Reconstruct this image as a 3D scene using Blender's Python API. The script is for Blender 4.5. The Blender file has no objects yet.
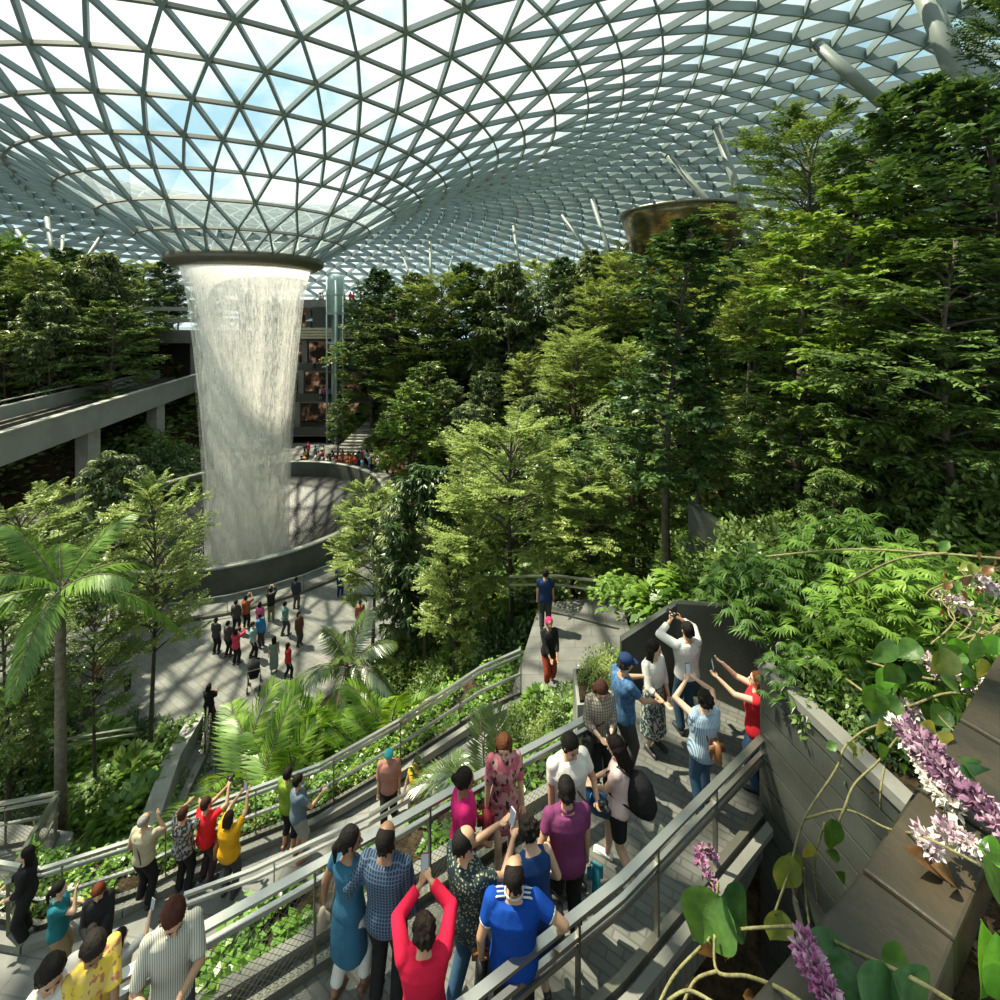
import bpy, math, random
import numpy as np
from mathutils import Vector, Matrix, noise
random.seed(7); RNG = np.random.default_rng(11)
SC = bpy.context.scene; COL = SC.collection
PI = math.pi
F, YH, CZ = 480.0, 315.0, 16.0          # focal length in px, horizon row, eye height above the plaza
def atD(px, py, D): return Vector(((px-500)*D/F, D, CZ-(py-YH)*D/F))
def atz(px, py, z):
    D = (CZ-z)*F/(py-YH); return Vector(((px-500)*D/F, D, z))
AX = Vector((-19.4, 37.0, 0))            # axis of the waterfall

# ---------------------------------------------------------------- mesh building
class MB:
    def __init__(s): s.v = []; s.f = []; s.n = 0; s.a = []
    def add(s, v, f, a=None):
        v = np.asarray(v, float).reshape(-1, 3); s.v.append(v)
        n = s.n
        for q in f: s.f.append(tuple(i+n for i in q))
        s.n += len(v)
        if a is not None: s.a.extend([a]*len(f))
    def box(s, c, size, rz=0.0, R=None):
        x, y, z = (t/2 for t in size)
        v = np.array([(-x,-y,-z),(x,-y,-z),(x,y,-z),(-x,y,-z),(-x,-y,z),(x,-y,z),(x,y,z),(-x,y,z)])
        if rz: c_, s_ = math.cos(rz), math.sin(rz); v = v @ np.array([[c_, s_, 0], [-s_, c_, 0], [0, 0, 1]])
        if R is not None: v = v @ np.array(R.to_3x3()).T
        s.add(v+np.array(c), [(0,3,2,1),(4,5,6,7),(0,1,5,4),(1,2,6,5),(2,3,7,6),(3,0,4,7)])
    def beam(s, p, q, w, h, up=(0,0,1), off=0.0):     # bar of width w, height h; hangs 'off' below the line
        p = np.array(p, float); q = np.array(q, float); d = q-p; L = np.linalg.norm(d)
        if L < 1e-6: return
        d /= L; up = np.array(up, float); sx = np.cross(d, up); sx /= (np.linalg.norm(sx)+1e-9); u = np.cross(sx, d)
        v = []
        for e in (p, q):
            e = e-u*off
            for a, b in ((-1,-1),(1,-1),(1,1),(-1,1)): v.append(e+sx*w/2*a+u*h/2*b)
        s.add(v, [(0,1,2,3),(7,6,5,4),(0,4,5,1),(1,5,6,2),(2,6,7,3),(3,7,4,0)])
    def tube(s, pts, r, n=8, cap=True, flat=1.0):
        P = [np.array(p, float) for p in pts]; m = len(P)
        if not hasattr(r, '__len__'): r = [r]*m
        ref = np.array([0, 0, 1.0]); rows = []
        for i in range(m):
            d = P[min(i+1, m-1)]-P[max(i-1, 0)]; d /= (np.linalg.norm(d)+1e-9)
            if abs(d @ ref) > .97: ref = np.array([1.0, 0, 0]) if abs(d[0]) < .9 else np.array([0, 1.0, 0])
            a = np.cross(d, ref); a /= (np.linalg.norm(a)+1e-9); b = np.cross(a, d)
            t = np.linspace(0, 2*PI, n, endpoint=False)
            rows.append(P[i]+r[i]*(np.outer(np.cos(t), a)+flat*np.outer(np.sin(t), b)))
        f = []
        for i in range(m-1):
            for j in range(n):
                k = (j+1) % n; f.append((i*n+j, i*n+k, (i+1)*n+k, (i+1)*n+j))
        if cap: f.append(tuple(range(n-1, -1, -1))); f.append(tuple((m-1)*n+j for j in range(n)))
        s.add(np.concatenate(rows), f)
    def lathe(s, prof, n=48, c=(0,0,0), a0=0.0, a1=2*PI):
        full = abs(a1-a0-2*PI) < 1e-6; t = np.linspace(a0, a1, n, endpoint=not full)
        v = np.array([[(c[0]+r*math.cos(a), c[1]+r*math.sin(a), c[2]+z) for a in t] for r, z in prof]).reshape(-1, 3)
        f = []
        for i in range(len(prof)-1):
            for j in range(n if full else n-1):
                k = (j+1) % n; f.append((i*n+j, i*n+k, (i+1)*n+k, (i+1)*n+j))
        s.add(v, f)
    def prism(s, poly, z0, z1):                 # poly: list of (x,y) or (x,y,z) tops ; z0 bottom; z1 top (or None -> per point)
        n = len(poly); top = [(p[0], p[1], (p[2] if z1 is None else z1)) for p in poly]
        bot = [(p[0], p[1], (t[2]-z0 if z1 is None else z0)) for p, t in zip(poly, top)]
        f = [tuple(range(n)), tuple(range(2*n-1, n-1, -1))]+[(i, i+n, (i+1) % n+n, (i+1) % n) for i in range(n)]
        s.add(top+bot, f)
    def strip(s, A, B, th):                     # slab between two 3-d polylines of equal length, thickness th
        n = len(A); A = np.array(A, float); B = np.array(B, float); dz = np.array([0, 0, th])
        f = []
        for i in range(n-1):
            a, b, c, d = i, i+1, n+i+1, n+i
            f += [(a, d, c, b), (a+2*n, b+2*n, c+2*n, d+2*n), (a, b, b+2*n, a+2*n), (d, d+2*n, c+2*n, c)]
        f += [(0, 2*n, 3*n, n), (n-1, 2*n-1, 4*n-1, 3*n-1)]
        s.add(np.concatenate([A, B, A-dz, B-dz]), f)
    def ball(s, c, r, n=10, m=7, R=None):
        r = (r, r, r) if not hasattr(r, '__len__') else r
        v = [(0, 0, -1)]; f = []
        for i in range(1, m):
            ph = -PI/2+PI*i/m
            for j in range(n): v.append((math.cos(ph)*math.cos(2*PI*j/n), math.cos(ph)*math.sin(2*PI*j/n), math.sin(ph)))
        v.append((0, 0, 1)); top = len(v)-1
        for j in range(n):
            k = (j+1) % n; f.append((0, 1+k, 1+j)); f.append((top, 1+(m-2)*n+j, 1+(m-2)*n+k))
        for i in range(m-2):
            for j in range(n):
                k = (j+1) % n; f.append((1+i*n+j, 1+i*n+k, 1+(i+1)*n+k, 1+(i+1)*n+j))
        v = np.array(v)*np.array(r)
        if R is not None: v = v @ np.array(R.to_3x3()).T
        s.add(v+np.array(c), f)
    def mesh(s, name='m', smooth=False):
        me = bpy.data.meshes.new(name)
        V = np.concatenate(s.v) if s.v else np.zeros((0, 3))
        me.from_pydata(V.tolist(), [], s.f)
        if smooth: me.polygons.foreach_set('use_smooth', [True]*len(me.polygons))
        me.update(); return me
    def obj(s, name, m, parent=None, smooth=False, loc=None, rz=0.0):
        me = s.mesh(name, smooth); return link(name, me, m, parent, loc, rz)
def link(name, me, m=None, parent=None, loc=None, rz=0.0):
    o = bpy.data.objects.new(name, me); COL.objects.link(o)
    if m is not None and not me.materials: me.materials.append(m)
    if parent is not None: o.parent = parent
    if loc is not None: o.location = loc
    if rz: o.rotation_euler.z = rz
    return o
def fastmesh(name, V, Fq, var=None):            # V (n,3), Fq (m,k) all faces with k corners ; var one value per face
    me = bpy.data.meshes.new(name); n = len(V); m, k = Fq.shape
    me.vertices.add(n); me.vertices.foreach_set('co', np.asarray(V, np.float32).ravel())
    me.loops.add(m*k); me.loops.foreach_set('vertex_index', np.asarray(Fq, np.int32).ravel())
    me.polygons.add(m); me.polygons.foreach_set('loop_start', np.arange(0, m*k, k, dtype=np.int32))
    me.update(calc_edges=True)
    if var is not None:
        at = me.attributes.new('var', 'FLOAT', 'FACE'); at.data.foreach_set('value', np.asarray(var, np.float32))
    return me
def tag(o, label, cat, group=None, kind=None):
    if label: o['label'] = label
    if cat: o['category'] = cat
    if group: o['group'] = group
    if kind: o['kind'] = kind
    return o
def thing(name, label, cat, loc=(0,0,0), rz=0.0, group=None, kind=None):
    o = bpy.data.objects.new(name, None); COL.objects.link(o); o.location = loc; o.rotation_euler.z = rz
    o.empty_display_size = .1
    return tag(o, label, cat, group, kind)
def struct(o): o['kind'] = 'structure'; return o
CH = {}
def dup(root, loc, rz=0.0, label=None, group=None, scale=None, color=None):
    def cp(o, par):
        c = o.copy(); COL.objects.link(c); c.parent = par
        if color is not None: c.color = color
        for ch in kids(o): cp(ch, c)
        return c
    r = cp(root, None); r.location = loc; r.rotation_euler = (0, 0, rz)
    if scale is not None: r.scale = (scale,)*3 if not hasattr(scale, '__len__') else scale
    if label: r['label'] = label
    if group: r['group'] = group
    return r
def kids(o):
    if o.name not in CH: CH[o.name] = list(o.children)
    return CH[o.name]

# ---------------------------------------------------------------- materials
MC = {}
def newmat(name):
    m = bpy.data.materials.new(name); m.use_nodes = True; nt = m.node_tree; nt.nodes.clear()
    out = nt.nodes.new('ShaderNodeOutputMaterial'); return m, nt, out
def N(nt, t, **kw):
    n = nt.nodes.new(t)
    for k, v in kw.items():
        if k.startswith('i_'): n.inputs[k[2:].replace('_', ' ')].default_value = v
        else: setattr(n, k, v)
    return n
def rgba(c): return (c[0], c[1], c[2], 1.0)
def mixcol(nt, fac, a, b, mode='MIX'):
    n = nt.nodes.new('ShaderNodeMix'); n.data_type = 'RGBA'; n.blend_type = mode
    for sock, v in ((n.inputs[0], fac), (n.inputs[6], a), (n.inputs[7], b)):
        if hasattr(v, 'links'): nt.links.new(v, sock)
        else: sock.default_value = v if not hasattr(v, '__len__') else rgba(v)
    return n.outputs[2]
def ramp(nt, val, stops, interp='LINEAR'):
    r = nt.nodes.new('ShaderNodeValToRGB'); nt.links.new(val, r.inputs[0]); r.color_ramp.interpolation = interp
    el = r.color_ramp.elements
    while len(el) < len(stops): el.new(.5)
    for e, (p, c) in zip(el, stops): e.position = p; e.color = rgba(c) if hasattr(c, '__len__') else (c, c, c, 1)
    return r.outputs[0]
def coords(nt, scale=(1,1,1), kind='Object', rot=(0,0,0)):
    t = nt.nodes.new('ShaderNodeTexCoord'); mp = nt.nodes.new('ShaderNodeMapping')
    mp.inputs['Scale'].default_value = scale; mp.inputs['Rotation'].default_value = rot
    nt.links.new(t.outputs[kind], mp.inputs[0]); return mp.outputs[0]
def noisetex(nt, vec, scale, detail=3.0, rough=.55):
    n = nt.nodes.new('ShaderNodeTexNoise'); n.inputs['Scale'].default_value = scale; n.inputs['Detail'].default_value = detail
    n.inputs['Roughness'].default_value = rough
    if vec is not None: nt.links.new(vec, n.inputs['Vector'])
    return n.outputs['Fac']
def mat(name, col, rough=.6, metal=0.0, var=.25, scale=6.0, bump=0.0, bscale=40.0, spec=.5, col2=None, sub=None):
    if name in MC: return MC[name]
    m, nt, out = newmat(name); b = N(nt, 'ShaderNodeBsdfPrincipled'); nt.links.new(b.outputs[0], out.inputs[0])
    b.inputs['Roughness'].default_value = rough; b.inputs['Metallic'].default_value = metal
    b.inputs['Specular IOR Level'].default_value = spec
    vec = coords(nt)
    if var > 0:
        f = noisetex(nt, vec, scale, 4)
        c2 = col2 or tuple(min(1, c*(1+var)) for c in col); c1 = tuple(c*(1-var) for c in col)
        c = ramp(nt, f, [(.3, c1), (.7, c2)]); nt.links.new(c, b.inputs['Base Color'])
    else: b.inputs['Base Color'].default_value = rgba(col)
    if bump > 0:
        bp = N(nt, 'ShaderNodeBump'); bp.inputs['Strength'].default_value = bump; bp.inputs['Distance'].default_value = .02
        nt.links.new(noisetex(nt, vec, bscale, 3), bp.inputs['Height']); nt.links.new(bp.outputs[0], b.inputs['Normal'])
    MC[name] = m; return m
def leafmat(name, c1, c2, c3=None, gloss=.06, trans=.35, rough=.35):
    """c1 dark, c2 bright leaf colour, picked leaf by leaf"""
    if name in MC: return MC[name]
    m, nt, out = newmat(name)
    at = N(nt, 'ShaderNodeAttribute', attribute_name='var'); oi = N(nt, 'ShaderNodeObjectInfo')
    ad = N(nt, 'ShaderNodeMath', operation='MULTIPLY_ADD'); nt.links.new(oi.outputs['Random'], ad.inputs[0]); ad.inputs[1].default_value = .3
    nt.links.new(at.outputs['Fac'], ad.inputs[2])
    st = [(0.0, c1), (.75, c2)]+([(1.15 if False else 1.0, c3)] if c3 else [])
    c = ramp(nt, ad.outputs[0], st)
    d = N(nt, 'ShaderNodeBsdfDiffuse'); t = N(nt, 'ShaderNodeBsdfTranslucent'); g = N(nt, 'ShaderNodeBsdfGlossy')
    g.inputs['Roughness'].default_value = rough; g.inputs['Color'].default_value = (1, 1, 1, 1)
    tc = mixcol(nt, 1.0, c, (1.0, .95, .45), 'MULTIPLY')
    nt.links.new(c, d.inputs[0]); nt.links.new(tc, t.inputs[0])
    m1 = N(nt, 'ShaderNodeMixShader'); m1.inputs[0].default_value = trans
    nt.links.new(d.outputs[0], m1.inputs[1]); nt.links.new(t.outputs[0], m1.inputs[2])
    m2 = N(nt, 'ShaderNodeMixShader'); m2.inputs[0].default_value = gloss
    nt.links.new(m1.outputs[0], m2.inputs[1]); nt.links.new(g.outputs[0], m2.inputs[2]); nt.links.new(m2.outputs[0], out.inputs[0])
    MC[name] = m; return m
def colormat(name='cloth_by_wearer', rough=.8):       # colour comes from the object's own colour
    if name in MC: return MC[name]
    m, nt, out = newmat(name); b = N(nt, 'ShaderNodeBsdfPrincipled'); nt.links.new(b.outputs[0], out.inputs[0])
    oi = N(nt, 'ShaderNodeObjectInfo'); nt.links.new(oi.outputs['Color'], b.inputs['Base Color']); b.inputs['Roughness'].default_value = rough
    MC[name] = m; return m

# ---------------------------------------------------------------- camera, light, sky
cam = bpy.data.cameras.new('camera'); camo = bpy.data.objects.new('camera', cam); COL.objects.link(camo)
camo.location = (0, 0, CZ); camo.rotation_euler = (PI/2, 0, 0)
cam.sensor_width = 36; cam.lens = 36*F/1000; cam.shift_y = -(500-YH)/1000; cam.clip_start = .05; cam.clip_end = 500
SC.camera = camo
SC.view_settings.view_transform = 'Standard'; SC.view_settings.look = 'None'; SC.view_settings.gamma = 1
SC.view_settings.use_curve_mapping = False; SC.view_settings.exposure = 0.36
cy = SC.cycles; cy.max_bounces = 6; cy.diffuse_bounces = 3; cy.glossy_bounces = 2; cy.transmission_bounces = 3
cy.transparent_max_bounces = 12; cy.caustics_reflective = False; cy.caustics_refractive = False; cy.sample_clamp_indirect = 4
sun = bpy.data.lights.new('sun', 'SUN'); sun.energy = 8.6; sun.angle = math.radians(.8); sun.color = (1, .90, .70)
suno = bpy.data.objects.new('sun', sun); COL.objects.link(suno)
SUND = Vector((-.46, .20, .86)).normalized()         # towards the sun
suno.rotation_euler = SUND.to_track_quat('Z', 'Y').to_euler()
w = bpy.data.worlds.new('sky'); SC.world = w; w.use_nodes = True; nt = w.node_tree; nt.nodes.clear()
out = nt.nodes.new('ShaderNodeOutputWorld'); bg = nt.nodes.new('ShaderNodeBackground'); nt.links.new(bg.outputs[0], out.inputs[0])
vec = coords(nt, (1, 1, 1.6), 'Generated'); nz = noisetex(nt, vec, 2.6, 6, .6)
cl = ramp(nt, nz, [(.38, (.38, .60, .70)), (.52, (.84, .93, .90)), (.62, (1.0, 1.0, .94))])
nt.links.new(cl, bg.inputs[0]); bg.inputs[1].default_value = 1.3
# ================================================================ ROOF
RP = [(5.1,20.3),(7,21.55),(9,22.95),(11,24.15),(13,25.2),(15,26.3),(17.2,27.4),(19.3,28.4),(24,30.1),(32,31.5),(42,31.3),(52,29.6),(62,26.4),(72,21.4),(80,15),(85,8),(87,2)]
_r = np.linspace(5.1, 87, 400); _z = np.interp(_r, [p[0] for p in RP], [p[1] for p in RP])
_k = np.exp(-.5*(np.arange(-12, 13)/5.0)**2); _k /= _k.sum()
_z2 = np.convolve(np.pad(_z, 12, 'reflect', reflect_type='odd'), _k, 'valid')
def roofz(r): return float(np.interp(r, _r, _z2))
def roof_hit(px, py):
    for D in np.arange(8, 120, .25):
        p = atD(px, py, D); r = math.hypot(p.x-AX.x, p.y-AX.y)
        if r > 5.1 and r < 87 and p.z > roofz(r): return p
    return atD(px, py, 60)
m_beam = mat('painted_steel_frame', (.18, .235, .235), .45, .0, .08, 1.0)
m_hoop = mat('hoop_steel', (.15, .155, .125), .5, .0, .1, 1.0)
radii = [5.1, 7, 9]; rr = 11.0
while rr < 86: radii.append(rr); rr += 2.05 if rr < 20 else (2.25 if rr < 45 else 2.7)
def ring_pts(k):
    r = radii[k]; n = 24 if k < 3 else (48 if r < 25.5 else 96)
    o = .5*(k % 2)
    return [np.array((AX.x+r*math.cos(2*PI*(i+o)/n), AX.y+r*math.sin(2*PI*(i+o)/n), roofz(r))) for i in range(n)], n, o
fr = MB(); hp = MB(); gl = MB()
def rdepth(r): return .26 if r < 12 else (.32 if r < 20 else min(.85, .32+max(0, r-27)/20*.53))
def rnorm(p):
    r = math.hypot(p[0]-AX.x, p[1]-AX.y); s = (roofz(r+.3)-roofz(r-.3 if r > 5.4 else r))/.6
    n = np.array((-(p[0]-AX.x)/r*s, -(p[1]-AX.y)/r*s, 1)); return n/np.linalg.norm(n)
rings = [ring_pts(k) for k in range(len(radii))]
for k, (P, n, o) in enumerate(rings):
    r = radii[k]; d = rdepth(r); wd = .13 if r < 12 else (.15 if r < 24 else .13)
    for i in range(n):
        a, b = P[i], P[(i+1) % n]; mid = (a+b)/2
        if mid[1] < -22 or (mid[2] < 5): continue
        (hp if r < 24 else fr).beam(a, b, wd*.8, d*.8, rnorm(mid), d*.45)
    if k == len(rings)-1: continue
    Q, n2, o2 = rings[k+1]
    V = [tuple(p) for p in P]+[tuple(q) for q in Q]; FC = []
    for i in range(n2):
        ang = (i+o2)/n2                         # each outer vertex joins the inner vertices beside it
        j = ang*n-o; j0 = math.floor(j+1e-6)
        cand = [j0, j0+1] if n2 == n or abs(j-round(j)) > 1e-3 else [round(j)]
        if n2 > n and abs(j-round(j)) <= .3: cand = [round(j)]
        for c in cand:
            a = P[int(c) % n]; b = Q[i]; mid = (a+b)/2
            if mid[1] < -22 or mid[2] < 5: continue
            fr.beam(a, b, wd, d, rnorm(mid), d*.5)
        j1 = int(round(j0)) % n
        nxt = (i+1) % n2; jn = ((i+1+o2)/n2)*n-o; jn0 = math.floor(jn+1e-6)
        if len(cand) == 2: FC.append((int(cand[0]) % n, int(cand[1]) % n, n+i))
        c_last = int(cand[-1]) % n
        FC.append((c_last, n+nxt, n+i))
    gl.add(V, [f for f in FC if len(set(f)) == 3])
roof = struct(fr.obj('ceiling', m_beam)); roof['label'] = 'curved steel and glass dome'
hp.obj('hoop', m_hoop, roof)
m, nt, out = newmat('roof_glass')
tr = N(nt, 'ShaderNodeBsdfTransparent'); tr.inputs[0].default_value = (.93, .97, .96, 1); gs = N(nt, 'ShaderNodeBsdfGlossy'); gs.inputs['Roughness'].default_value = .15
lw = N(nt, 'ShaderNodeLayerWeight'); lw.inputs['Blend'].default_value = .25; df = N(nt, 'ShaderNodeBsdfDiffuse'); df.inputs[0].default_value = (.42, .50, .50, 1)
mx = N(nt, 'ShaderNodeMixShader'); mx.inputs[0].default_value = .5; nt.links.new(gs.outputs[0], mx.inputs[1]); nt.links.new(df.outputs[0], mx.inputs[2])
mr = N(nt, 'ShaderNodeMapRange'); mr.inputs[1].default_value = 0; mr.inputs[2].default_value = .9; mr.inputs[3].default_value = .03; mr.inputs[4].default_value = .75
nt.links.new(lw.outputs['Facing'], mr.inputs[0]); m2 = N(nt, 'ShaderNodeMixShader'); nt.links.new(mr.outputs[0], m2.inputs[0])
nt.links.new(tr.outputs[0], m2.inputs[1]); nt.links.new(mx.outputs[0], m2.inputs[2]); nt.links.new(m2.outputs[0], out.inputs[0])
gl.obj('glass', m, roof, smooth=True)
m_strut = mat('strut_steel', (.20, .24, .22), .5, 0.0, .08, 1.0)
def strut(tp, bp, dia, lab, ext=1.0, dd=.93):
    top = roof_hit(*tp); bot = atD(bp[0], bp[1], top.y*dd); d = bot-top; bot = top+d*ext
    b = MB(); b.tube([top-d*.0, bot], dia/2, 14)
    e = thing('roof_strut', lab, 'column', bot, 0, 'inclined steel struts under the dome'); 
    t = MB(); t.tube([top-bot, Vector((0,0,0))], dia/2, 14); t.obj('shaft', m_strut, e, True)
    c = MB(); u = (top-bot).normalized(); c.tube([top-bot-u*.7, top-bot-u*.2], [dia/2*1.25, dia/2*.6], 14); c.obj('collar', m_strut, e, True)
for tp, bp, dia, lab in [((915,-30),(962,86),.8,'thick inclined steel column at the top edge beside the tree canopy'),
    ((808,38),(868,90),.62,'short inclined steel strut between thick column and paired struts, right of dome centre'),
    ((714,120),(746,216),.6,'inclined steel strut crossing above the bronze pavilion, upper one of the pair'),
    ((664,151),(741,240),.6,'long inclined steel strut in front of the bronze pavilion, lower one of the pair'),
    ((590,194),(614,266),.55,'steel strut left of the bronze pavilion, the more upright of two'),
    ((558,211),(603,268),.55,'steel strut left of the bronze pavilion, the more slanted of two'),
    ((513,222),(520,275),.5,'slim steel strut above the middle of the far forest'),
    ((430,238),(431,285),.5,'upright slim steel column above the far forest beside the glass lift'),
    ((400,248),(412,282),.4,'small slanted steel strut just right of the glass lift'),
    ((455,250),(444,284),.4,'small steel strut leaning away from the upright slim column'),
    ((15,228),(38,262),.55,'leftmost steel strut above the trees of the far left slope'),
    ((46,214),(54,262),.6,'second steel strut from the left edge above the left slope'),
    ((63,232),(61,268),.45,'pale upright strut among the struts of the left slope'),
    ((104,232),(75,276),.55,'steel strut of the left slope leaning towards the waterfall at its top')]:
    strut(tp, bp, dia, lab, 1.25)

# ================================================================ OCULUS, WATERFALL, POOL
C0 = (AX.x, AX.y, 0)
ring = thing('oculus_ring', 'dark round ring at the dome mouth from which the waterfall drops', 'ring', (AX.x, AX.y, 19.6))
b = MB(); b.lathe([(5.35,.75),(5.5,.55),(5.45,.2),(4.9,-.12),(4.55,-.12),(4.5,.2),(4.75,.75),(5.35,.75)], 96)
b.obj('rim', mat('oculus_metal', (.14, .13, .10), .45, .4, .1, 2), ring, True)
b = MB(); b.lathe([(4.62,-.16),(4.62,-.02),(4.42,-.02),(4.40,-.16),(4.62,-.16)], 96); b.obj('lip', mat('lip_metal', (.5, .46, .38), .3, .5, .1, 2), ring, True)
def water_mat(name, seed, dens, sx, sz, top):
    m, nt, out = newmat(name)
    at = N(nt, 'ShaderNodeUVMap', uv_map='uv'); mp = N(nt, 'ShaderNodeMapping'); nt.links.new(at.outputs[0], mp.inputs[0])
    mp.inputs['Scale'].default_value = (sx, sz, 1); mp.inputs['Location'].default_value = (seed, seed*1.7, seed)
    n1 = noisetex(nt, mp.outputs[0], 1.0, 5, .7)
    mp2 = N(nt, 'ShaderNodeMapping'); nt.links.new(at.outputs[0], mp2.inputs[0]); mp2.inputs['Scale'].default_value = (sx*2.2, sz*9, 1)
    n2 = noisetex(nt, mp2.outputs[0], 1.0, 3, .6)
    mp3 = N(nt, 'ShaderNodeMapping'); nt.links.new(at.outputs[0], mp3.inputs[0]); mp3.inputs['Scale'].default_value = (sx*.12, .6, 1); mp3.inputs['Location'].default_value = (seed*3, 0, 0)
    n3 = noisetex(nt, mp3.outputs[0], 1.0, 2, .5)
    sep = N(nt, 'ShaderNodeSeparateXYZ'); nt.links.new(at.outputs[0], sep.inputs[0])
    tt = ramp(nt, sep.outputs[1], top)         # v: 0 bottom, 1 top
    def mth(op, a, b_):
        n = N(nt, 'ShaderNodeMath', operation=op); n.use_clamp = False
        for s_, v_ in zip(n.inputs, (a, b_)):
            if hasattr(v_, 'links'): nt.links.new(v_, s_)
            else: s_.default_value = v_
        return n.outputs[0]
    s1 = mth('ADD', mth('MULTIPLY', n1, .9), mth('MULTIPLY', n2, .55)); s1 = mth('ADD', s1, mth('MULTIPLY', n3, .5))
    al = mth('MULTIPLY', mth('SUBTRACT', mth('ADD', s1, tt), .98), dens)
    cl = N(nt, 'ShaderNodeClamp'); nt.links.new(al, cl.inputs[0]); cl.inputs[2].default_value = .93
    d = N(nt, 'ShaderNodeBsdfDiffuse'); d.inputs[0].default_value = (.88, .89, .86, 1); t = N(nt, 'ShaderNodeBsdfTranslucent'); t.inputs[0].default_value = (.85, .85, .80, 1)
    mm = N(nt, 'ShaderNodeMixShader'); mm.inputs[0].default_value = .5; nt.links.new(d.outputs[0], mm.inputs[1]); nt.links.new(t.outputs[0], mm.inputs[2])
    tp = N(nt, 'ShaderNodeBsdfTransparent'); m3 = N(nt, 'ShaderNodeMixShader'); nt.links.new(cl.outputs[0], m3.inputs[0])
    nt.links.new(tp.outputs[0], m3.inputs[1]); nt.links.new(mm.outputs[0], m3.inputs[2]); nt.links.new(m3.outputs[0], out.inputs[0])
    return m
WP = [(19.6,4.5),(18.6,4.22),(17.2,3.97),(13.5,3.6),(9.4,3.2),(5,2.85),(1.75,2.6),(-3.2,2.4)]
def wr(z): return float(np.interp(-z, [-p[0] for p in WP], [p[1] for p in WP]))
def sheet(name, off, mt, parent, flare=0.0, z0=-3.2, z1=19.6):
    nz_, na = 60, 160; V = []; UV = []
    for i in range(nz_+1):
        v = i/nz_; z = z0+(z1-z0)*v; r = wr(z)+off+flare*(1-v)**2
        for j in range(na+1):
            a = 2*PI*j/na; V.append((r*math.cos(a), r*math.sin(a), z)); UV.append((a*4.0, v))
    Fq = np.array([(i*(na+1)+j, i*(na+1)+j+1, (i+1)*(na+1)+j+1, (i+1)*(na+1)+j) for i in range(nz_) for j in range(na)])
    me = fastmesh(name, np.array(V), Fq); uv = me.uv_layers.new(name='uv'); UV = np.array(UV)
    uv.data.foreach_set('uv', UV[Fq.ravel()].astype(np.float32).ravel())
    me.polygons.foreach_set('use_smooth', [True]*len(me.polygons))
    return link(name, me, mt, parent)
wf = thing('waterfall', 'tall round curtain of white water falling from the dome ring into the basin', 'waterfall', (AX.x, AX.y, 0))
TOPR = [(0, .30), (.12, .20), (.3, .15), (.6, .16), (.86, .12), (.95, .2), (1.0, .42)]
sheet('water_curtain', 0.0, water_mat('falling_water', 0.0, 2.8, 8.0, 16.0, TOPR), wf)
sheet('inner_spray', -.55, water_mat('falling_drops', 7.3, 2.4, 7.0, 40.0, TOPR), wf, 0, -3.2, 19.4)
sheet('outer_mist', .12, water_mat('fine_mist', 3.1, 1.0, 2.0, 3.0, [(0, .62), (.12, .5), (.35, .3), (.75, .05), (1, 0)]), wf, .35, -3.2, 17.0)
pool = thing('water_basin', 'large round basin with dark wall catching the waterfall', 'basin', (AX.x, AX.y, 0))
b = MB(); b.lathe([(10.35,-.2),(10.35,1.45),(10.3,1.6),(10.05,1.6),(10.0,1.5),(9.95,-.1)], 128)
b.obj('basin_wall', mat('dark_basin', (.07, .075, .065), .35, 0, .2, 1.5, .1, 8), pool, True)
b = MB(); b.lathe([(10.38,1.56),(10.38,1.66),(10.0,1.66),(10.0,1.56)], 128); b.obj('rim_cap', mat('rim_stone', (.30, .31, .27), .35), pool, True)
b = MB(); b.lathe([(9.96,.25),(9.5,.32),(9.0,.25),(8.2,-.05),(7,-.65),(5.5,-1.6),(4,-2.6),(2.5,-3.3),(.3,-3.4)], 128)
m, nt, out = newmat('basin_water'); pb = N(nt, 'ShaderNodeBsdfPrincipled'); nt.links.new(pb.outputs[0], out.inputs[0])
pb.inputs['Base Color'].default_value = (.10, .115, .10, 1); pb.inputs['Roughness'].default_value = .36; pb.inputs['Specular IOR Level'].default_value = .3
vec = coords(nt, (1,1,1)); bp = N(nt, 'ShaderNodeBump'); bp.inputs['Strength'].default_value = .5; bp.inputs['Distance'].default_value = .06
nt.links.new(noisetex(nt, vec, 5, 5, .7), bp.inputs['Height']); nt.links.new(bp.outputs[0], pb.inputs['Normal'])
fo = ramp(nt, noisetex(nt, vec, 1.1, 4, .6), [(.40, (.012, .014, .012)), (.85, (.04, .043, .04))]); nt.links.new(fo, pb.inputs['Base Color'])
b.obj('water_surface', m, pool, True)
# spray boiling up where the curtain lands: many small droplets
V = []; Fq = []
for i in range(5000):
    a = random.uniform(0, 2*PI); r = abs(random.gauss(2.6, 1.5)); z = -3+abs(random.gauss(0, 1.7)); s = random.uniform(.012, .03)
    c = np.array((r*math.cos(a), r*math.sin(a), z)); n = len(V)
    V += [c+(s,0,-s), c+(-s,s,-s), c+(-s,-s,-s), c+(0,0,s)]; Fq += [(n,n+1,n+3),(n+1,n+2,n+3),(n+2,n,n+3),(n,n+2,n+1)]
sp = link('droplet_spray', fastmesh('spray', np.array(V), np.array(Fq)), mat('water_drop', (.9, .9, .86), .3, 0, 0), wf); sp['kind'] = 'stuff'
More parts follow.
